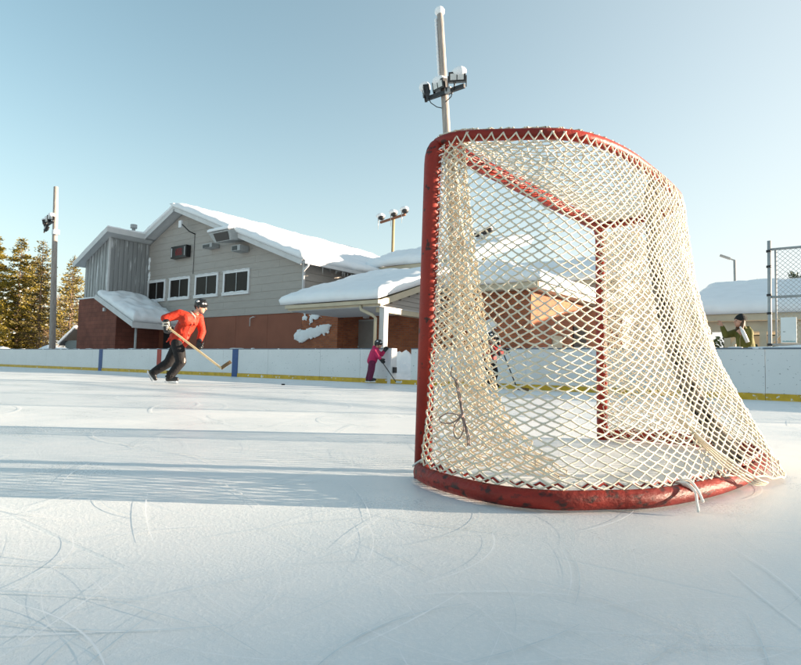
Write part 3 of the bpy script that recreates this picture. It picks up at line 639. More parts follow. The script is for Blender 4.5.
# ------------------------------------------------------------------ trees
def crown(cards, mb, rnd):
    for (c, d, L, W_) in cards:
        d = Vector(d).normalized(); s = d.cross(Vector((rnd.uniform(-1, 1), rnd.uniform(-1, 1), rnd.uniform(-.4, 1)))).normalized()*W_
        c = Vector(c); mb.add([c, c+d*L*.5+s, c+d*L, c+d*L*.5-s], [(0, 1, 2, 3)])
def conifer(label, x, y, h, r, m, seed, dens=1.0, base=.12, droop=-.1, group='conifers beyond the boards', snowy=0, sparse=.0, name='conifer_tree'):
    rnd = random.Random(seed); t = thing(name, label, 'tree', (x, y, 0), 0, group)
    lean = rnd.uniform(-.02, .02)*h
    tr_ = MB().tube([(x+lean*k/8, y, h*k/8) for k in range(9)], [max(.02, h*.016*(1-k/8.2)) for k in range(9)], 8)
    cards = []; lv = int(h*2.6); limbs = MB(); scards = []
    for i in range(lv):
        f = base+(1-base)*i/lv; z = f*h
        rr = r*(1-f)**.75*(.75+.5*rnd.random())+.12
        for b in range(rnd.randint(5, 8)):
            if rnd.random() < sparse: continue
            a = rnd.uniform(0, 2*math.pi); L = rr*rnd.uniform(.55, 1.15); dz = droop+rnd.uniform(-.12, .18)
            d = Vector((math.cos(a), math.sin(a), dz)); o = Vector((x+lean*f, y, z))
            limbs.tube([o, o+d*L*.6, o+d*L+Vector((0, 0, .12*L))], [.03+.01*L, .02, .006], 4, False)
            n_ = max(3, int(L*20*dens))
            for q in range(n_):
                u = (q+rnd.random())/n_; u = .15+.85*u
                c = o+d*L*u+Vector((rnd.gauss(0, .10+.12*L*.3), rnd.gauss(0, .10+.12*L*.3), rnd.gauss(.02, .10)))
                dd = d+Vector((rnd.uniform(-.8, .8), rnd.uniform(-.8, .8), rnd.uniform(-.3, .7)))
                cards.append((c, dd, rnd.uniform(.18, .40), rnd.uniform(.04, .085)))
                if rnd.random() < snowy: scards.append((c+Vector((0, 0, .06)), Vector((dd.x, dd.y, .05)), rnd.uniform(.15, .4), rnd.uniform(.06, .12)))
    obj('trunk', tr_, BARK, t, True); obj('limbs', limbs, BARK, t, True)
    cm = MB(); crown(cards, cm, rnd); obj('crown', cm, m, t)
    if scards: sm = MB(); crown(scards, sm, rnd); obj('snow', sm, SNOW, t)
    return t
def bare(label, x, y, h, seed, group='bare trees beyond the boards'):
    rnd = random.Random(seed); t = thing('bare_tree', label, 'tree', (x, y, 0), 0, group); tk = MB(); tw_ = MB()
    def grow(p, d, L, r_, dep):
        q = p+d*L; mid = p+d*L*.5+Vector((rnd.gauss(0, .04), rnd.gauss(0, .04), 0))*L
        (tk if dep == 0 else tw_).tube([p, mid, q], [r_, r_*.85, r_*.65], 5 if dep < 2 else 3, False)
        if dep >= 4: return
        for k in range(rnd.randint(3, 4)):
            dd = (d+Vector((rnd.gauss(0, .42), rnd.gauss(0, .42), rnd.uniform(-.05, .45)))).normalized()
            grow(p+(q-p)*rnd.uniform(.45, 1), dd, L*rnd.uniform(.5, .75), r_*.55, dep+1)
    grow(Vector((x, y, 0)), Vector((rnd.gauss(0, .05), 0, 1)), h*.42, h*.019, 0)
    obj('trunk', tk, BARK, t, True); obj('branches', tw_, TWIG, t)
LEFT = [
 ('broad golden spruce filling the gap between the two leftmost tall trees', -87, 33, 14.2, 4.6, SPRUCE, 14, 1.2, .04, -.12, .05, 0),
 ('short golden bushy spruce at the foot of the open pines', -82, 27.5, 7.4, 3.0, SPRUCE, 15, 1.1, .03, -.1, .1, 0),
 ('tall dense golden green spruce at the left edge of the view', -90, 29, 16.9, 5.2, SPRUCE, 1, 1.35, .05, -.12, .10, 0),
 ('dense golden spruce just right of the leftmost one, with snow on its boughs', -84.5, 30, 15.9, 4.4, SPRUCE, 2, 1.2, .06, -.15, .08, 0),
 ('tall open pine with layered boughs, third tree from the left', -80.2, 31, 15.4, 3.6, PINE, 3, .8, .12, .02, .05, .1),
 ('golden open pine immediately left of the thin grey lamp pole', -77.2, 33.5, 13.6, 3.1, PINE2, 4, .75, .2, .05, .03, .15),
 ('golden open pine between the thin grey lamp pole and the hall', -70.8, 30.5, 11.9, 3.3, PINE2, 5, .75, .28, .08, .03, .2),
 ('low dark pine in front of the other trees at the left edge', -88, 25, 7.0, 3.0, SPRUCE, 6, 1.2, .04, -.1, .12, 0),
 ('low snowy spruce left of the thin grey lamp pole', -79, 26, 5.6, 2.6, SPRUCE, 7, 1.1, .04, -.1, .2, 0),
]
for (lb, x, y, h, r_, m, sd_, dn, bs, dr, sw, sp) in LEFT: conifer(lb, x, y, h, r_, m, sd_, dn*(1.35 if m is SPRUCE else .8), bs, dr, snowy=sw*.22, sparse=sp*1.8)
rb = random.Random(11)
for i, (x, y, h) in enumerate([(-82, 37, 11), (-79, 38, 12), (-76.5, 38, 8), (-74.5, 37, 8.5), (-72.5, 36, 7), (-70.5, 37, 7.5), (-68.6, 36, 6.5), (-67.2, 37, 6), (-75.8, 31, 5), (-73, 30, 5.2), (-71, 28, 4.2), (-68.6, 30, 4.4), (-84, 36, 10)]):
    bare('bare leafless tree among the thicket between the conifers and the hall', x, y, h, 40+i)
# small house beyond
hs = thing('small_house', 'small dark house with a snowy roof just left of the hall wall', 'house', (-66, 30, 0))
obj('wall', MB().box(-68.0, -62, 29, 34, 0, 2.6), mat('teal_siding', (.10, .13, .14), .8), hs)
obj('roof', slab([(-68.6, 28.6, 2.2), (-65, 28.6, 3.9), (-65, 34, 3.9), (-68.6, 34, 2.2)], .15), DARKM, hs)
obj('snow', snow_slab([(-68.7, 28.5, 2.21), (-65, 28.5, 3.91), (-65, 34, 3.91), (-68.7, 34, 2.21)], .35, 20, 16, .4, 51), ROOFSNOW, hs, True)
# right: pine tops behind the pavilion, shrubs seen under it
for (x, h, sd_, lb) in ((-5.0, 6.9, 21, 'pine top showing above the pavilion snow left of the fence post'), (-3.55, 7.2, 22, 'pine top showing above the pavilion snow behind the fence post'), (-2.4, 6.5, 24, 'low pine top above the pavilion snow, right of the fence post')):
    conifer(lb, x, 46, h, 2.3, SHRUBG, sd_, .8, .35, .5, group='pines behind the pavilion')
for i, (x, h) in enumerate(((-9.2, 2.7), (-8, 2.2), (-6.9, 2.9), (-5.8, 2.4), (-4.8, 2.9), (-3.8, 2.5), (-2.8, 2.7), (-1.8, 2.9), (-.8, 2.7), (.4, 2.8))):
    t = thing('shrub', 'dark evergreen shrub seen beneath the pavilion beams', 'shrub', (x, 42, 0), 0, 'shrubs behind the pavilion')
    rnd = random.Random(60+i); cards = []
    for q in range(420):
        a = rnd.uniform(0, 6.28); rr = rnd.random()**.5*.75; z = rnd.random()*h
        cards.append(((x+math.cos(a)*rr*(1-.3*z/h), 42+math.sin(a)*rr, z), (math.cos(a), math.sin(a), rnd.uniform(0, 1.4)), rnd.uniform(.15, .35), rnd.uniform(.04, .1)))
    cm = MB(); crown(cards, cm, rnd); obj('leaves', cm, SHRUBG, t)
    obj('stem', MB().tube([(x, 42, 0), (x, 42, h*.7)], [.05, .02], 6), BARK, t, True)
# out of frame to the right: spruces, and a barn added to shade the near ice
for (q_, t_, h, r_, sd_) in ((16.5, 47, 19, 5.8, 33), (22, 50, 21, 6.0, 34)):
    x = .766*t_+.643*q_; y = .643*t_-.766*q_
    conifer('big spruce standing far to the right beyond the rink, outside the view', x, y, h, r_, SPRUCE, sd_, 1.2, .04, -.1, group='spruces right of the rink')
T_ = 42; org = Vector((.766*T_, .643*T_, 0))
bn = thing('shade_barn', 'plain grey barn added out of view on the right to shade the near ice', 'barn', tuple(org), R(-50))  # unseen barn, added so its sloping gable throws shade on the foreground ice
ql, qr, qm, he, hr_ = -5.0, 11.0, 3.0, 4.93, 7.36     # eaves, ridge
obj('wall', MB().box(ql+.3, qr-.3, .3, 14, 0, he-.15), SIDING, bn, False, True)
obj('gable', MB().add([(ql+.3, .3, he-.15), (qr-.3, .3, he-.15), (qm, .3, hr_-.2), (ql+.3, 14, he-.15), (qr-.3, 14, he-.15), (qm, 14, hr_-.2)], [(0, 1, 2), (5, 4, 3), (0, 3, 4, 1), (1, 4, 5, 2), (2, 5, 3, 0)]), SIDING, bn, False, True)
for a_, b_ in (((ql, he), (qm, hr_)), ((qm, hr_), (qr, he))):
    q_ = [(a_[0], 0, a_[1]), (b_[0], 0, b_[1]), (b_[0], 14.3, b_[1]), (a_[0], 14.3, a_[1])]
    obj('roof', slab(q_, .12), FASCIA, bn, False, True)
    obj('snow', snow_slab([(p[0], p[1], p[2]+.004) for p in q_], .22, 24, 20, .3, 71, .03, .02), ROOFSNOW, bn, True, True)
obj('barn_door', MB().box(1, 5, .24, .297, 0, 3.4), BLOCK, bn, False, True)

# ------------------------------------------------------------------ goal
goal = thing('hockey_goal', 'red steel hockey goal with cream netting standing on the ice', 'hockey goal', (-1.27, 1.79, 0))
def smoothpath(pts, n):
    P = [Vector(p) for p in pts]; out = []
    for i in range(len(P)-1):
        a = P[max(i-1, 0)]; b = P[i]; c = P[i+1]; d = P[min(i+2, len(P)-1)]
        for k in range(n):
            t = k/n; out.append(.5*((2*b)+(-a+c)*t+(2*a-5*b+4*c-d)*t*t+(-a+3*b-3*c+d)*t**3))
    out.append(P[-1]); return out
def arc(seqs):
    L = [0]
    for a, b in zip(seqs[:-1], seqs[1:]): L.append(L[-1]+(b-a).length)
    return L
class Path:
    def __init__(s, pts, n=10): s.p = smoothpath(pts, n); s.L = arc(s.p)
    def at(s, t):
        t = max(0, min(1, t))*s.L[-1]; lo_, hi = 0, len(s.L)-1
        while hi-lo_ > 1:
            m_ = (lo_+hi)//2
            if s.L[m_] <= t: lo_ = m_
            else: hi = m_
        u = (t-s.L[lo_])/max(1e-9, s.L[hi]-s.L[lo_]); return s.p[lo_].lerp(s.p[hi], u)
NB, NT = Vector((-1.268, 1.79, 0)), Vector((-1.262, 1.80, 1.245))
FB, FT = Vector((-1.262, 3.65, 0)), Vector((-1.262, 3.60, 1.285))
fm = MB()
c_ = .09
def corner(a, b, c, n=6, r_=.09):
    d1 = (a-b).normalized(); d2 = (c-b).normalized(); return [ (b+d1*r_)*(1-t)**2+2*b*t*(1-t)+(b+d2*r_)*t*t for t in [k/n for k in range(n+1)]]
path = [NB]+[NB.lerp(NT, .5)]+corner(NB, NT, FT)+[NT.lerp(FT, .5)]+corner(NT, FT, FB)+[FB.lerp(FT, .5)]+[FB]
fm.tube(path, .0315, 20); obj('mouth_frame', fm, REDP, goal, True)
base = Path([(-1.268, 1.80, .033), (-1.215, 1.712, .033), (-1.05, 1.622, .033), (-.85, 1.580, .033), (-.70, 1.625, .033), (-.595, 1.735, .033), (-.495, 1.87, .033), (-.415, 2.12, .033), (-.365, 2.41, .033), (-.345, 2.72, .033), (-.356, 3.05, .033), (-.42, 3.33, .033), (-.55, 3.54, .033), (-.76, 3.66, .033), (-.98, 3.70, .033), (-1.16, 3.69, .033), (-1.262, 3.645, .033)])
obj('base_frame', MB().tube([base.at(k/120) for k in range(121)], .028, 16), REDB, goal, True)
topc = Path([(-1.262, 1.83, 1.245), (-1.20, 1.815, 1.245), (-1.12, 1.835, 1.245), (-.972, 1.92, 1.245), (-.857, 2.01, 1.25), (-.775, 2.13, 1.25), (-.722, 2.34, 1.25), (-.70, 2.60, 1.25), (-.69, 2.87, 1.25), (-.71, 3.13, 1.26), (-.79, 3.33, 1.27), (-.90, 3.45, 1.28), (-1.06, 3.53, 1.285), (-1.262, 3.56, 1.285)])
obj('top_frame', MB().tube([topc.at(k/100) for k in range(101)], .021, 14), REDP, goal, True)
# padded centre stay at the back
stay = smoothpath([(-.705, 2.64, 1.245), (-.705, 2.64, 1.12), (-.682, 2.63, .85), (-.63, 2.62, .58), (-.535, 2.62, .30), (-.38, 2.66, .045)], 8)
obj('back_stay', MB().tube([p for p in stay], [.016]*len(stay), 10), REDP, goal, True)
ns_ = len(stay)
pd = MB().tube([p+Vector((.004*nz(i, 1), .006*nz(i, 5), 0)) for i, p in enumerate(stay[3:-1])], [.029+.009*i/ns_+.004*nz(i*.7, 3) for i in range(len(stay[3:-1]))], 14)
obj('stay_padding', pd, PAD, goal, True)
# side and back netting
def silhouette(s): # net pulled outwards beyond the base at the back
    b = base.at(s).copy(); k = math.exp(-((s-.545)/.085)**2)
    b.x += .095*k; b.y += -.03*k; b.z = .05*(1-k)+.008*k+.012
    return b
def net_pt(s, t):     # t 0 top .. 1 bottom
    if s < .0: s = 0
    a = topc.at(s).copy(); b = silhouette(s); e = min(1, s/.05, (1-s)/.05)
    o0 = Vector((a.x+1.0, a.y-2.72, 0)).normalized(); wr = min(1, t/.025); a += Vector((0, 0, .026*(1-wr)**.5))+o0*(.027*wr**.5)*max(.15, e)
    q = a.lerp(b, t)
    # catenary-like profile: hangs steep first, then flares outwards
    fl = -.085*math.sin(math.pi*t)*e
    c = Vector((-1.0, 2.72, 0)); o = Vector((q.x-c.x, q.y-c.y, 0)); o = o.normalized() if o.length > 0 else o
    q = q+o*fl*(.55+.6*math.exp(-((s-.55)/.2)**2))
    q += o*.018*nz(s*9, t*4, 1)*e*math.sin(math.pi*min(1, t))
    return q
def string_net(mb, fpt, NU, NV, r_, rnd, sides=5, jit=.0035, warp=None):
    P = {}
    for i in range(NU+1):
        for j in range(NV+1):
            if (i+j) % 2: continue
            u, v = i/NU, j/NV
            if warp: u, v = warp(u, v)
            p = fpt(u, v)
            if 0 < j < NV and 0 < i < NU: p = p+Vector((rnd.gauss(0, jit), rnd.gauss(0, jit), rnd.gauss(0, jit)))
            P[i, j] = p
    def seg(a, b):
        m_ = (a+b)/2-Vector((0, 0, .0012)); mb.tube([a, m_, b], [r_*1.25, r_*.92, r_*1.25], sides, False)
    for (i, j), p in P.items():
        if (i+1, j+1) in P: seg(p, P[i+1, j+1])
        if (i-1, j+1) in P: seg(p, P[i-1, j+1])
rnd = random.Random(9)
def warp_main(u, v):
    e = math.sin(math.pi*v)
    vv = v+.045*math.sin(math.pi*min(1, u/.42))*math.sin(math.pi*v)*(1 if u < .42 else 0)
    uu = u+.020*e*math.sin(2*math.pi*u)*-1+.010*nz(u*7, v*5, 9)*e
    vv += .018*nz(u*6, v*4, 2)*e
    return max(0, min(1, uu)), max(0, min(1, vv))
n1 = MB(); string_net(n1, net_pt, 112, 78, .00285, rnd, 5, .0018, warp_main)
obj('side_net', n1, CORD, goal, True)
# top netting: between crossbar and top frame
def top_pt(u, v):
    a = Vector((-1.262, 1.84+(3.56-1.84)*u, 1.280+.038*u)); b = topc.at(.01+.98*u)+Vector((0, 0, .026))
    q = a.lerp(b, v); q.z -= .045*math.sin(math.pi*v)*math.sin(math.pi*u); return q
n2 = MB(); string_net(n2, top_pt, 72, 24, .0026, rnd, 5, .003); obj('top_net', n2, CORD, goal, True)
# inner flap of netting gathered inside the near post, and one inside the far post
def flap(x0, y0, sgn):
    def f(u, v):
        z = 1.2*(1-v)+.02; k = (1.22-z)/1.22
        wd = .045+.17*k**1.15+.30*max(0, (k-.72)/.28)**2
        x = x0+.02+wd*u; y = y0+sgn*(.05*math.sin(math.pi*u)+.10*u*k)+.015*nz(u*5, v*9, 4)
        return Vector((x, y, z+.02*math.sin(3*u)))
    return f
n3 = MB(); string_net(n3, flap(-1.262, 1.83, 1), 18, 92, .0026, rnd, 4, .0025)
string_net(n3, lambda u, v: flap(-1.255, 1.85, 1)(u, v)+Vector((.006, .025, .012)), 16, 84, .0026, rnd, 4, .003)
obj('near_flap', n3, CORD, goal, True)
def farflap(u, v):
    z = 1.2*(1-v)+.03; k = (1.22-z)/1.22
    return Vector((-1.24+(.22+.42*k)*u, 3.60-.10*math.sin(math.pi*u)-.02*u+.02*nz(u*4, v*6, 8), z))
n4 = MB(); string_net(n4, farflap, 30, 70, .0024, rnd, 4, .004); obj('far_flap', n4, CORD, goal, True)
# lacing along base, posts and top
def coil(mb, pf, n, rad, r_, per=8):
    pts = []
    for k in range(n*per+1):
        s = k/(n*per); p = pf(s); a = 2*math.pi*k/per
        t = (pf(min(1, s+.004))-pf(max(0, s-.004))).normalized(); x = t.cross(Vector((0, 0, 1)) if abs(t.z) < .8 else Vector((1, 0, 0))).normalized(); y = t.cross(x)
        pts.append(p+(x*math.cos(a)+y*math.sin(a))*rad*(1+.12*nz(k*.4, 2)))
    mb.tube(pts, r_, 5, False)
lc = MB()
coil(lc, lambda s: NB.lerp(NT, .04+.94*s)+Vector((.034, .006, 0)), 46, .011, .0026)
obj('post_lacing', lc, CORDW, goal, True)
# zig-zag rod on the base to which the net is laced
zz = []
for k in range(0, 141):
    p = base.at(.02+.96*k/140); c = Vector((-1.0, 2.72, 0)); o = Vector((c.x-p.x, c.y-p.y, 0)).normalized()
    zz.append(p+Vector((0, 0, .030+(.014 if k % 2 else 0)))+o*.012)
obj('lacing_rod', MB().tube(zz, .0042, 6), REDP, goal, True)
zc = [p+Vector((.001, .001, .006+.004*nz(i, 7))) for i, p in enumerate(zz[:110])]
obj('base_lacing', MB().tube(zc, .0026, 5), CORDW, goal, True)
# gathered hem rope at the back corner and loose tails
hem = MB()
for k in range(4):
    o = Vector((.004*k, -.006*k, .004*k))
    hem.tube(smoothpath([Vector((-.52, 2.20, .26))+o, Vector((-.44, 2.22, .17))+o, Vector((-.37, 2.27, .09))+o*2, Vector((-.31, 2.36, .035))+o*2, Vector((-.285, 2.48, .018))+o], 6), .0032, 5)
hem.tube(smoothpath([silhouette(.40+.30*k/24)+Vector((0, 0, .004*math.sin(k*2.1))) for k in range(25)], 3), .0042, 5)
obj('hem_rope', hem, CORD, goal, True)
tl = MB().tube(smoothpath([(-.455, 2.02, .07), (-.43, 1.985, .068), (-.40, 1.95, .05), (-.385, 1.90, .03), (-.375, 1.87, .012)], 6), .0042, 5)
tl.tube(smoothpath([(-.46, 2.02, .07), (-.425, 2.0, .075), (-.395, 1.96, .055), (-.375, 1.93, .03)], 6), .0042, 5)
for k in range(4): tl.tube(smoothpath([(-.47+.006*k, 2.0, .062), (-.448+.006*k, 1.985, .07), (-.43+.006*k, 2.01, .045)], 4), .004, 5)
tl.tube(smoothpath([(-1.235, 1.765, .08), (-1.262, 1.752, .062), (-1.285, 1.75, .045)], 4), .004, 5)
obj('cord_tail', tl, CORDW, goal, True)
# brown lace tied in a bow on the near netting
def onnet(px_s, t, o=.012):
    p = net_pt(px_s, t); return p+Vector((-.25, -1, 0)).normalized()*o
LS = Vector((.115, -.035, .01)); lace = MB()
lace.tube(smoothpath([(-1.235, 1.76, .435), (-1.205, 1.705, .40), (-1.165, 1.675, .385)], 6), .0028, 5)
for o in (0, .008): lace.tube(smoothpath([(-1.165+o, 1.672, .385), (-1.135+o, 1.655, .32), (-1.105+o*.6, 1.635, .25), (-1.065+o, 1.612, .165), (-1.058+o, 1.608, .13)], 6), .003, 5)
k0 = Vector((-1.103, 1.628, .240))
lace.ball(k0, .011, 1, 1, .8, 8, 6)
for (dx, dz, w_) in ((-.085, -.02, .02), (-.015, -.085, .022)):
    a = k0+Vector((dx, -.55*dx*-.4, dz)); side = Vector((dz, 0, -dx)).normalized()*w_
    lace.tube(smoothpath([k0, k0.lerp(a, .55)+side, a+side*.5, a-side*.5, k0.lerp(a, .5)-side, k0], 6), .0026, 5)
lace.v = [k0+(v-k0)*.78+LS for v in lace.v]
obj('lace_bow', lace, LACE, goal, True)

# ------------------------------------------------------------------ puck
pk = MB().tube([(-9.85, 8.67, .0), (-9.85, 8.67, .003), (-9.85, 8.67, .023), (-9.85, 8.67, .0255)], [.036, .0381, .0381, .036], 24)
tag(obj('puck', pk, RUBBER), 'small black puck lying on the ice between the skater and the gateway', 'puck')

# ------------------------------------------------------------------ people
V = Vector
def ell(mb, c, rx, ry, rz, ay=0):
    mb.ball(c, 1, rx, ry, rz, 18, 12, Matrix.Rotation(ay, 3, 'Y'))
def hand(mb, wrist, d, size=1.0, curl=.8, palm_n=V((0, -1, 0)), glove=1.0, thumb=1):
    """palm, four bent fingers of unequal length and a thumb leaving the side of the palm"""
    d = V(d).normalized(); n_ = V(palm_n); n_ = (n_-d*n_.dot(d)).normalized(); s = d.cross(n_)
    pw, pl_ = .042*size, .085*size; w0 = V(wrist)
    for k in (-1, -.33, .33, 1): mb.capsule(w0+s*pw*k*.55, w0+d*pl_+s*pw*k*.8, .016*size*glove, .015*size*glove, 8)
    for k, L in ((-1, .058), (-.33, .072), (.33, .078), (1, .068)):
        a = w0+d*pl_+s*pw*k*.85; r_ = .0095*size*glove
        d1 = (d*math.cos(curl*.6)+n_*math.sin(curl*.6)); d2 = (d*math.cos(curl*1.6)+n_*math.sin(curl*1.6)); d3 = (d*math.cos(curl*2.4)+n_*math.sin(curl*2.4))
        b = a+d1*L*.45*size; c = b+d2*L*.33*size; e_ = c+d3*L*.25*size
        mb.capsule(a, b, r_*1.1, r_, 8); mb.capsule(b, c, r_, r_*.92, 8); mb.capsule(c, e_, r_*.92, r_*.8, 8)
    a = w0+d*pl_*.25-s*pw*thumb; b = a+(d*.6-s*.7*thumb+n_*.5).normalized()*.042*size; c = b+(d*.7+n_*.7).normalized()*.032*size
    mb.capsule(a, b, .014*size*glove, .011*size*glove, 8); mb.capsule(b, c, .011*size*glove, .009*size*glove, 8)
def skate(parent, an, toe, s=1.0, blade=True):
    an = V(an); toe = V(toe); d = (toe-an); f = V((d.x, d.y, d.z)); 
    fl_ = V((toe.x-an.x, toe.y-an.y, toe.z-an.z)).normalized(); dn = V((0, 0, -1)); dn = (dn-fl_*dn.dot(fl_)).normalized()
    mb = MB(); heel = an+dn*.045*s-fl_*.02*s
    mb.capsule(an-dn*.05*s, heel, .052*s, .045*s); mb.capsule(heel, toe, .045*s, .036*s); mb.capsule(an+dn*.01*s, toe-dn*.012*s, .045*s, .03*s)
    o = remesh(mb, .012, 'skate', BLACKP, parent, 2)
    a = heel+dn*.075*s-fl_*.05*s; b = toe+dn*.075*s+fl_*.03*s
    sd_ = fl_.cross(dn).normalized()
    bl_ = MB().tube([a-dn*.012, a.lerp(b, .1), a.lerp(b, .9), b-dn*.02], [.006, .007, .007, .004], 6)
    obj('blade', bl_, GREYM, o, True, True)
    hl = MB().beam(heel+dn*.03*s, heel+dn*.07*s, .02, .05*s, fl_).beam(toe-fl_*.02*s+dn*.025*s, toe-fl_*.02*s+dn*.07*s, .02, .05*s, fl_); hl.beam(a-dn*.014, b-dn*.018, .016, .014, sd_)
    obj('blade_holder', hl, WHITE, o, False, True)
def face(parent, hc, s, fwd, mb_head):
    pass
def head_into(mb, hc, s, ay):
    """head pointing to local +X, pitched by ay"""
    rot = Matrix.Rotation(ay, 3, 'Y'); H_ = lambda x, y, z: V(hc)+rot @ V((x, y, z))*s
    mb.ball(H_(-.008, 0, .02), s, .098, .078, .105, 18, 12, rot); mb.ball(H_(.018, 0, -.045), s, .072, .062, .075, 16, 10, rot)
    mb.capsule(H_(.088, 0, .012), H_(.110, 0, -.022), .012*s, .016*s, 8)     # nose
    mb.ball(H_(.062, 0, -.092), s*.026, 1, 1, 1)                               # chin
    mb.capsule(H_(.084, -.02, -.052), H_(.084, .02, -.052), .009*s, .009*s, 8) # lips
    for k in (-1, 1): mb.ball(H_(-.005, .078*k, -.01), s, .018, .010, .03, 8, 8, rot)
    return H_
def eyes(parent, H_, s):
    e_ = MB()
    for k in (-1, 1): e_.ball(H_(.082, .030*k, .008), .011*s, 1, 1, .7, 8, 6)
    obj('eyes', e_, mat('eye_dark', (.03, .02, .015), .3), parent, True, True)
    l_ = MB().capsule(H_(.093, -.018, -.052), H_(.093, .018, -.052), .004*s, .004*s, 6); obj('mouth', l_, mat('lip', (.35, .12, .10), .6), parent, True, True)
def helmet(parent, H_, s, ay, m=BLACKP, accent=WHITE, cage=True):
    mb = MB(); rot = Matrix.Rotation(ay, 3, 'Y')
    mb.ball(H_(-.012, 0, .045), s, .125, .100, .098, 22, 14, rot); mb.capsule(H_(-.075, 0, -.005), H_(-.055, 0, -.045), .06*s, .045*s)
    for k in (-1, 1): mb.capsule(H_(-.02, .082*k, .0), H_(-.012, .084*k, -.035), .03*s, .02*s)
    mb.capsule(H_(.095, -.05, .055), H_(.095, .05, .055), .018*s, .018*s)
    o = remesh(mb, .010*s, 'helmet', m, parent, 2)
    v = MB()
    for k in (-.045, 0, .045): v.beam(H_(-.06, k, .142-abs(k)*.4), H_(.06, k, .137-abs(k)*.4), .014*s, .012*s)
    obj('vents', v, DARKM, o, False, True)
    a_ = MB().ball(H_(.085, -.055, .068), s, .02, .02, .018, 10, 8).ball(H_(.05, -.085, .06), s, .022, .014, .018, 10, 8).ball(H_(-.05, -.088, .075), s, .03, .01, .02, 10, 8)
    obj('badge', a_, accent, o, True, True)
    st_ = MB().tube(smoothpath([H_(-.005, -.09, -.03), H_(.02, -.075, -.09), H_(.035, 0, -.125), H_(.02, .075, -.09), H_(-.005, .09, -.03)], 5), .005*s, 6); obj('chin_strap', st_, BLACKP, o, True, True)
def stick(parent, a, b, blade_tip, shaft, blade_m, r_=.0135, name='hockey_stick', top=False):
    a, b, t = V(a), V(b), V(blade_tip)
    o = obj(name, MB().beam(a, b, r_*1.6, r_*2.2), shaft, parent, False, True)
    pts = [b+(t-b)*k/6+V((0, -.02*math.sin(math.pi*k/6), 0)) for k in range(7)]
    bm_ = MB()
    for p, q in zip(pts[:-1], pts[1:]): bm_.beam(p, q+(q-p)*.02, .012, .065)
    obj('blade', bm_, blade_m, o, False, True)
    obj('grip', MB().beam(a, a+(b-a)*.09, r_*1.9, r_*2.5), WHITE, o, False, True)
    return o

# --- adult skater ---------------------------------------------------------
SK = thing('person', 'adult skater in orange red jacket and black helmet striding with a wooden stick', 'person', (-10.618, 6.489, 0), yaw)
hip_n, kn_n, an_n, to_n = V((.15, -.10, .77)), V((.235, -.12, .435)), V((.030, -.12, .135)), V((.175, -.12, .098))
hip_f, kn_f, an_f, to_f = V((.09, .10, .76)), V((-.09, .11, .41)), V((-.375, .11, .215)), V((-.33, .11, .085))
sh_n, el_n, ha_n = V((.19, -.20, 1.335)), V((-.04, -.31, 1.245)), V((.015, -.33, 1.115))
sh_f, el_f, ha_f = V((.44, .17, 1.31)), V((.54, .10, 1.03)), V((.56, -.10, .78))
nk, hc = V((.43, -.01, 1.385)), V((.535, -.02, 1.515))
b = MB(); H_ = head_into(b, hc, 1.05, R(14))
b.capsule(nk-V((.04, 0, .06)), hc-V((.03, 0, .06)), .06, .055); b.capsule((.14, 0, .80), (.22, 0, 1.02), .12, .12); b.capsule((.22, 0, 1.02), (.32, 0, 1.22), .12, .11)
for a, c, e_, r1, r2, r3 in ((sh_n, el_n, ha_n, .055, .045, .035), (sh_f, el_f, ha_f, .055, .045, .035)): b.capsule(a, c, r1, r2); b.capsule(c, e_, r2, r3); b.capsule((.32, 0, 1.26), a, .08, .055)
for a, c, e_ in ((hip_n, kn_n, an_n), (hip_f, kn_f, an_f)): b.capsule((.14, 0, .80), a, .11, .09); b.capsule(a, c, .085, .06); b.capsule(c, e_, .058, .04)
body = remesh(b, .012, 'body', SKIN, SK, 2); eyes(body, H_, 1.05)
JK = mat('orange_red_jacket', (.44, .026, .007), .65, .18, 9, .6, 22)
j = MB()
j.capsule((.13, 0, .84), (.20, 0, 1.02), .165, .175); j.capsule((.20, 0, 1.02), (.30, -.01, 1.22), .175, .175); j.capsule((.30, -.16, 1.25), (.34, .14, 1.26), .135, .135); j.capsule((.30, 0, 1.25), (.40, 0, 1.33), .15, .095)
j.capsule((.25, -.05, .95), (.30, -.07, .80), .12, .06); j.capsule((.07, -.03, .92), (.05, -.02, .81), .11, .09); j.capsule((.18, -.08, .86), (.24, -.08, .78), .12, .085)
j.capsule((.30, -.17, 1.29), sh_n, .11, .10); j.capsule(sh_n, el_n, .100, .078); j.capsule(el_n, ha_n+V((0, 0, .035)), .078, .055)
j.capsule((.36, .12, 1.28), sh_f, .11, .09); j.capsule(sh_f, el_f, .088, .074); j.capsule(el_f, ha_f+V((-.01, .02, .055)), .074, .055)
rr = random.Random(4)
for k in range(26): p = V((.10, 0, .86)).lerp(V((.34, 0, 1.25)), rr.random()); a = rr.uniform(-2.4, -.6); q = p+V((math.cos(a)*.165, math.sin(a)*.165, 0)); j.capsule(q, q+V((rr.uniform(-.09, .09), rr.uniform(-.02, .02), rr.uniform(-.10, .02))), .018, .012, 8)
jk = remesh(j, .012, 'jacket', JK, SK, 2)
obj('zip', MB().tube(smoothpath([(.44, -.11, 1.30), (.42, -.165, 1.16), (.36, -.19, 1.0), (.32, -.155, .82)], 5), .006, 6), mat('dark_red', (.20, .02, .012), .6), jk, True, True)
cl_ = MB().tube(smoothpath([(.35, -.10, 1.385), (.40, -.125, 1.36), (.445, -.10, 1.31), (.455, -.10, 1.27)], 6), [.030]*8+[.022]*6+[.012]*5, 10); cl_.capsule((.36, .05, 1.40), (.44, .03, 1.34), .05, .04)
obj('fleece_collar', cl_, mat('grey_fleece', (.26, .25, .23), .9, .2, 30), jk, True, True)
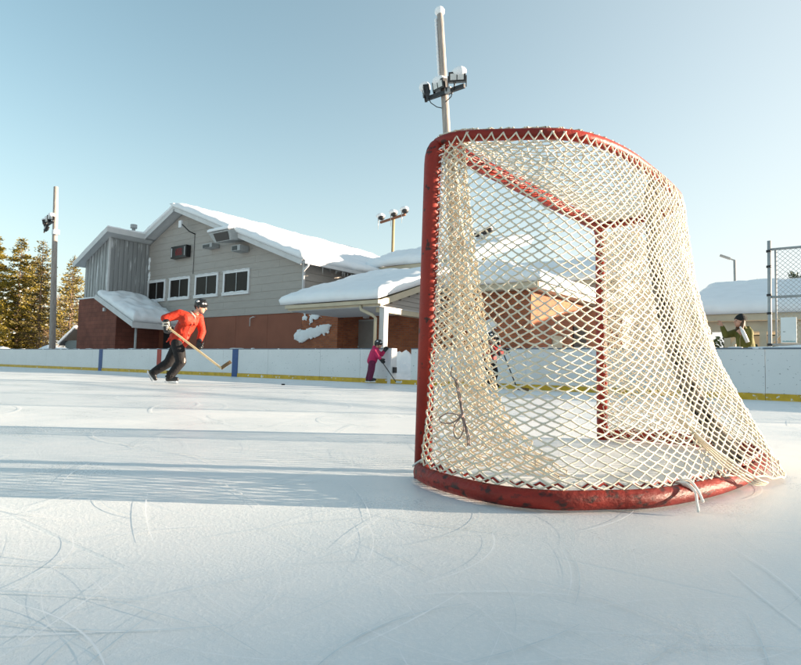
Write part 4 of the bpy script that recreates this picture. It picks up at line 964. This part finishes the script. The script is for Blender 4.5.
TRM = mat('black_trousers', (.007, .0065, .008), .8, .25, 10, .5, 25)
t_ = MB(); t_.capsule((.12, 0, .86), (.14, 0, .80), .15, .15)
for a, c, e_ in ((hip_n, kn_n, an_n), (hip_f, kn_f, an_f)): t_.capsule((.14, 0, .82), a, .14, .125); t_.capsule(a, c, .13, .098); t_.capsule(c, e_+(c-e_)*.06, .098, .078)
for k in range(26):
    a, c = rr.choice([(hip_n, kn_n), (kn_n, an_n), (kn_f, an_f)]); p = a.lerp(c, rr.random()); q = p+V((rr.uniform(-.07, .07), -.075, 0)); t_.capsule(q, q+V((rr.uniform(-.07, .07), .01, rr.uniform(-.04, .04))), .016, .01, 8)
tr = remesh(t_, .012, 'trousers', TRM, SK, 2)
obj('knee_patch', MB().ball((.315, -.17, .46), 1, .022, .02, .05, 10, 8), mat('pale_patch', (.55, .42, .33), .8), tr, True, True)
helmet(SK, H_, 1.05, R(14))
skate(SK, an_n, to_n); skate(SK, an_f, to_f)
gv = MB(); gv.capsule(ha_n+V((-.01, -.01, .05)), ha_n+V((.01, -.015, -.01)), .075, .062); hand(gv, ha_n+V((.0, -.02, .0)), (.25, -.10, -1), 1.35, .95, (.8, -.5, .2), 1.9)
g1 = remesh(gv, .010, 'glove', BLACKP, SK, 1)
gb_ = MB(); 
for k in range(2): gb_.capsule((-.04, -.418+.004*k, 1.150-.05*k), (.055, -.418+.004*k, 1.155-.05*k), .012, .012, 8)
obj('cuff_trim', gb_, mat('glove_trim', (.62, .58, .48), .7), g1, True, True)
gv = MB(); gv.capsule(ha_f+V((-.01, .02, .06)), ha_f+V((0, 0, .02)), .06, .055); hand(gv, ha_f+V((0, -.01, .03)), (.35, -.35, -1), 1.25, .85, (-.2, -1, .1), 1.75)
remesh(gv, .010, 'glove', BLACKP, SK, 1)
stk = stick(SK, (-.035, -.395, 1.135), (1.065, -.30, .33), (1.25, -.33, .46), STICKW, TAPE, .0165)

# --- child at the gateway ---------------------------------------------------
def child(label, loc, rz, s, jc, tc_, pose, stickspec=None, hc_tilt=10, accent=WHITE):
    T = thing('person', label, 'person', loc, rz); q = {k: V(v) for k, v in pose.items()}
    b = MB(); H = head_into(b, q['head'], s, R(hc_tilt)); b.capsule(q['neck'], q['head'], .045*s, .05*s); b.capsule(q['pel'], q['chest'], .10*s, .11*s); b.capsule(q['chest'], q['neck'], .10*s, .06*s)
    for a in 'NF': b.capsule(q['sh'+a], q['el'+a], .04*s, .034*s); b.capsule(q['el'+a], q['ha'+a], .034*s, .026*s); b.capsule(q['chest'], q['sh'+a], .08*s, .045*s)
    for a in 'NF': b.capsule(q['hip'+a], q['kn'+a], .07*s, .05*s); b.capsule(q['kn'+a], q['an'+a], .048*s, .034*s); b.capsule(q['pel'], q['hip'+a], .09*s, .07*s)
    bd = remesh(b, .011, 'body', SKIN, T, 2); eyes(bd, H, s)
    j = MB(); j.capsule(q['pel']+V((0, 0, .02)), q['chest'], .150*s, .155*s); j.capsule(q['chest'], q['neck']-V((0, 0, .03)), .15*s, .09*s); j.capsule(q['neck']+V((-.05*s, 0, .0)), q['neck']+V((-.06*s, 0, .05*s)), .07*s, .05*s)
    for a in 'NF': j.capsule(q['chest']+V((0, 0, .04)), q['sh'+a], .11*s, .085*s); j.capsule(q['sh'+a], q['el'+a], .078*s, .066*s); j.capsule(q['el'+a], q['ha'+a], .064*s, .05*s)
    remesh(j, .012, 'jacket', jc, T, 2)
    t = MB(); t.capsule(q['pel'], q['pel']+V((0, 0, .04)), .135*s, .135*s)
    for a in 'NF': t.capsule(q['pel'], q['hip'+a], .125*s, .11*s); t.capsule(q['hip'+a], q['kn'+a], .11*s, .088*s); t.capsule(q['kn'+a], q['an'+a], .085*s, .072*s)
    remesh(t, .012, 'trousers', tc_, T, 2); helmet(T, H, s, R(hc_tilt), accent=accent)
    for a in 'NF': skate(T, q['an'+a], q['an'+a]+V((.15*s, 0, -.03*s)), s)
    for a in 'NF':
        g = MB(); d = (q['ha'+a]-q['el'+a]).normalized(); g.capsule(q['ha'+a]-d*.03, q['ha'+a]+d*.02, .055*s, .05*s); hand(g, q['ha'+a], d, 1.0*s, .8, (.3, -.9, .1), 1.9); remesh(g, .010, 'glove', BLACKP, T, 1)
    if stickspec: stick(T, *stickspec)
    return T
PINKJ = mat('magenta_jacket', (.50, .018, .10), .65, .15, 12, .4, 30); MAR = mat('maroon_trousers', (.13, .012, .05), .75, .2, 12, .4, 30)
kp = dict(head=(.155, 0, 1.085), neck=(.085, 0, .96), chest=(.06, 0, .85), pel=(-.02, 0, .60), shN=(.06, -.13, .89), shF=(.09, .12, .89), elN=(.15, -.15, .75), elF=(.24, .12, .80), haN=(.24, -.10, .655), haF=(.335, .08, .93),
          hipN=(-.01, -.07, .56), hipF=(-.02, .07, .56), knN=(-.01, -.08, .35), knF=(-.06, .07, .35), anN=(-.05, -.08, .13), anF=(-.12, .07, .13))
child('small child in magenta jacket and maroon trousers with a dark stick beside the gateway', (-10.80, 12.72, 0), yaw, .93, PINKJ, MAR, kp, ((.16, -.13, .74), (.66, -.12, .06), (.92, -.14, .035), DARKM, mat('pale_tape', (.55, .6, .6), .7), .011))
REDJ = mat('red_black_jersey', (.42, .025, .02), .7, .15, 8, .3, 25, color2=(.02, .02, .025), c2scale=6, c2lo=.50, c2hi=.53)
kp3 = dict(head=(-.08, 0, 1.12), neck=(-.15, 0, .99), chest=(-.14, 0, .86), pel=(-.12, 0, .60), shN=(-.13, -.14, .91), shF=(-.11, .13, .91), elN=(.04, -.17, .80), elF=(.06, .12, .85), haN=(.15, -.12, .83), haF=(.06, .05, 1.03),
           hipN=(-.10, -.08, .57), hipF=(-.12, .08, .57), knN=(-.03, -.09, .36), knF=(-.10, .09, .35), anN=(-.10, -.09, .13), anF=(-.12, .09, .13))
child('child in red and black jersey and black helmet, seen through the goal net', (-6.32, 11.55, 0), yaw, .98, REDJ, TRM, kp3, ((.08, -.14, .95), (.45, -.12, .06), (.70, -.13, .035), DARKM, TAPE, .011))

# --- woman behind the boards --------------------------------------------------
WM = thing('person', 'woman in olive coat and black knit hat behind the boards, raising one arm', 'person', (-1.93, 13.95, 0), yaw)
OLV = mat('olive_coat', (.12, .115, .022), .8, .18, 10, .4, 30); JEAN = mat('dark_jeans', (.03, .035, .05), .8, .2, 12)
h = V((-.10, 0, 1.555))
rotw = Matrix.Rotation(math.pi, 3, 'Z')
b = MB(); hb = MB(); Hh = head_into(hb, (0, 0, 0), .95, R(-4)); hb.v = [h+rotw @ v for v in hb.v]; b.add(hb.v, hb.f)
HW = lambda x, y, z: h+rotw @ (Matrix.Rotation(R(-4), 3, 'Y') @ V((x, y, z))*.95)
b.capsule((-.02, 0, 1.36), h-V((-.02, 0, .04)), .05, .05); b.capsule((.02, 0, .98), (.02, 0, 1.28), .12, .12)
wsn, wen, whn = V((.0, -.16, 1.33)), V((-.02, -.22, 1.13)), V((-.16, -.20, 1.28))
wsf, wef, whf = V((-.06, .15, 1.34)), V((-.325, .10, 1.275)), V((-.425, .06, 1.46))
for a, c, e_ in ((wsn, wen, whn), (wsf, wef, whf)): b.capsule((0, 0, 1.30), a, .09, .055); b.capsule(a, c, .045, .036); b.capsule(c, e_, .036, .026)
for k in (-1, 1): b.capsule((.02, .08*k, .93), (.02, .09*k, .5), .09, .06); b.capsule((.02, .09*k, .5), (.03, .09*k, .08), .055, .04); b.capsule((.03, .09*k, .06), (-.12, .09*k, .04), .04, .035)
b2 = MB(); hand(b2, whf, (-.35, -.1, .8), .95, .5, (-1, 0, -.2), 1.0); b.add(b2.v, b2.f); b2 = MB(); hand(b2, whn, (-.5, -.2, .5), .95, 1.0, (-.2, .9, .3), 1.0); b.add(b2.v, b2.f)
bd = remesh(b, .0085, 'body', SKIN, WM, 1)
e_ = MB()
for k in (-1, 1): e_.ball(HW(.082, .03*k, .008), .011, 1, 1, .7, 8, 6)
obj('eyes', e_, mat('eye_dark', (.03, .02, .015), .3), bd, True, True)
j = MB(); j.capsule((.04, 0, .80), (.03, 0, 1.05), .20, .17); j.capsule((.03, 0, 1.05), (.0, 0, 1.27), .17, .16); j.capsule((.0, -.13, 1.30), (-.03, .12, 1.31), .105, .105); j.capsule((0, 0, 1.33), (-.02, 0, 1.40), .10, .075); j.capsule((.09, 0, 1.36), (.08, 0, 1.42), .07, .05)
j.capsule(wsn, wen, .085, .068); j.capsule(wen, whn+(wen-whn)*.12, .066, .048); j.capsule(wsf, wef, .085, .066); j.capsule(wef, whf+(wef-whf)*.14, .064, .046)
jw = remesh(j, .013, 'coat', OLV, WM, 2)
obj('coat_zip', MB().tube([(-.10, -.13, 1.36), (-.15, -.11, 1.2), (-.15, -.1, .9)], .006, 6), BEIGEPOLE, jw, True, True)
t_ = MB()
for k in (-1, 1): t_.capsule((.02, .08*k, .90), (.02, .09*k, .5), .11, .08); t_.capsule((.02, .09*k, .5), (.03, .09*k, .12), .078, .06)
remesh(t_, .014, 'trousers', JEAN, WM, 2)
bt = MB()
for k in (-1, 1): bt.capsule((.03, .09*k, .16), (.03, .09*k, .05), .06, .052); bt.capsule((.03, .09*k, .05), (-.12, .09*k, .045), .052, .045)
remesh(bt, .014, 'boots', BLACKP, WM, 2)
hm = MB(); hm.ball(h+V((.03, 0, .06)), 1, .108, .10, .09, 20, 12); hm.capsule(h+V((.04, 0, .09)), h+V((.11, 0, .07)), .08, .055); hm.capsule(h+V((-.052, -.045, .055)), h+V((-.052, .045, .055)), .026, .026)
remesh(hm, .011, 'knit_hat', mat('black_knit', (.02, .022, .022), .95, .3, 60, .6, 120), WM, 2)
hr = MB(); hr.capsule(h+V((.04, -.06, .0)), h+V((-.015, -.10, -.20)), .042, .03); hr.capsule(h+V((.06, .0, -.0)), h+V((.08, 0, -.15)), .06, .04); hr.capsule(h+V((.04, .06, .0)), h+V((-.015, .09, -.20)), .04, .03); hr.capsule(h+V((-.015, -.10, -.20)), h+V((-.03, -.12, -.30)), .03, .015)
remesh(hr, .011, 'hair', mat('brown_hair', (.10, .055, .03), .6, .3, 40), WM, 2)
bo = MB().tube([(-.225, -.245, 1.43), (-.20, -.25, 1.385), (-.185, -.255, 1.35), (-.085, -.265, 1.12)], [.016, .018, .036, .036], 14)
bo_ = obj('bottle', bo, mat('white_plastic', (.80, .80, .80), .35, .03, 5), None, True)
mv = Matrix.Translation((-1.93, 13.95, 0)) @ Matrix.Rotation(yaw, 4, 'Z'); bo_.matrix_world = mv
tag(bo_, 'white drinks bottle held in the hand of the woman in the olive coat', 'bottle')

# ------------------------------------------------------------------ skate marks scored into the ice (ribbons a hair above it)
rnd = random.Random(21)
def ribbon(mb, pts, w_, z=.0035):
    L = []
    for i, p in enumerate(pts):
        q = pts[min(i+1, len(pts)-1)]; o = pts[max(i-1, 0)]; dx, dy = q[0]-o[0], q[1]-o[1]; n_ = math.hypot(dx, dy) or 1
        f = math.sin(math.pi*(.04+.92*i/(len(pts)-1))); w = w_*(.35+.65*f)*(1+.5*nz(i*.9, w_*900))
        L.append(((p[0]-dy/n_*w/2, p[1]+dx/n_*w/2, z), (p[0]+dy/n_*w/2, p[1]-dx/n_*w/2, z)))
    vs = [v for a in L for v in a]; mb.add(vs, [(2*i, 2*i+1, 2*i+3, 2*i+2) for i in range(len(L)-1)])
dk, lt = MB(), MB()
def arcpts(x, y, a, L, k, n=26):
    pts = [(x, y)]
    for i in range(n): a += k*L/n; x += math.cos(a)*L/n; y += math.sin(a)*L/n; pts.append((x, y))
    return pts
for i in range(560):
    d_ = rnd.uniform(.6, 1)**1; t = rnd.random()**1.6*9+.8; an_ = yaw+math.pi/2+rnd.uniform(-.62, .62)
    x, y = math.cos(an_)*t, math.sin(an_)*t
    P_ = arcpts(x, y, rnd.uniform(0, 6.28), rnd.uniform(.25, .6)*(.4+t*.35), rnd.choice((-1, 1))*rnd.uniform(.1, 2.6)/(.5+t*.35))
    ribbon(lt if rnd.random() < .55 else dk, P_, rnd.choice((.0007, .0010, .0014, .0026))*(.6+t*.40), .003+i*5e-6)
MK1 = mat('groove_ice', (.63, .69, .72), .4, .1, 30); MK2 = mat('shaved_ice', (.86, .87, .88), .8, .05, 40)
tag(obj('skate_grooves', dk, MK1), 'dark curved grooves cut into the ice by skates', 'skate marks', kind='stuff')
tag(obj('skate_shavings', lt, MK2), 'pale curved lines of shaved ice left by skates', 'skate marks', kind='stuff')
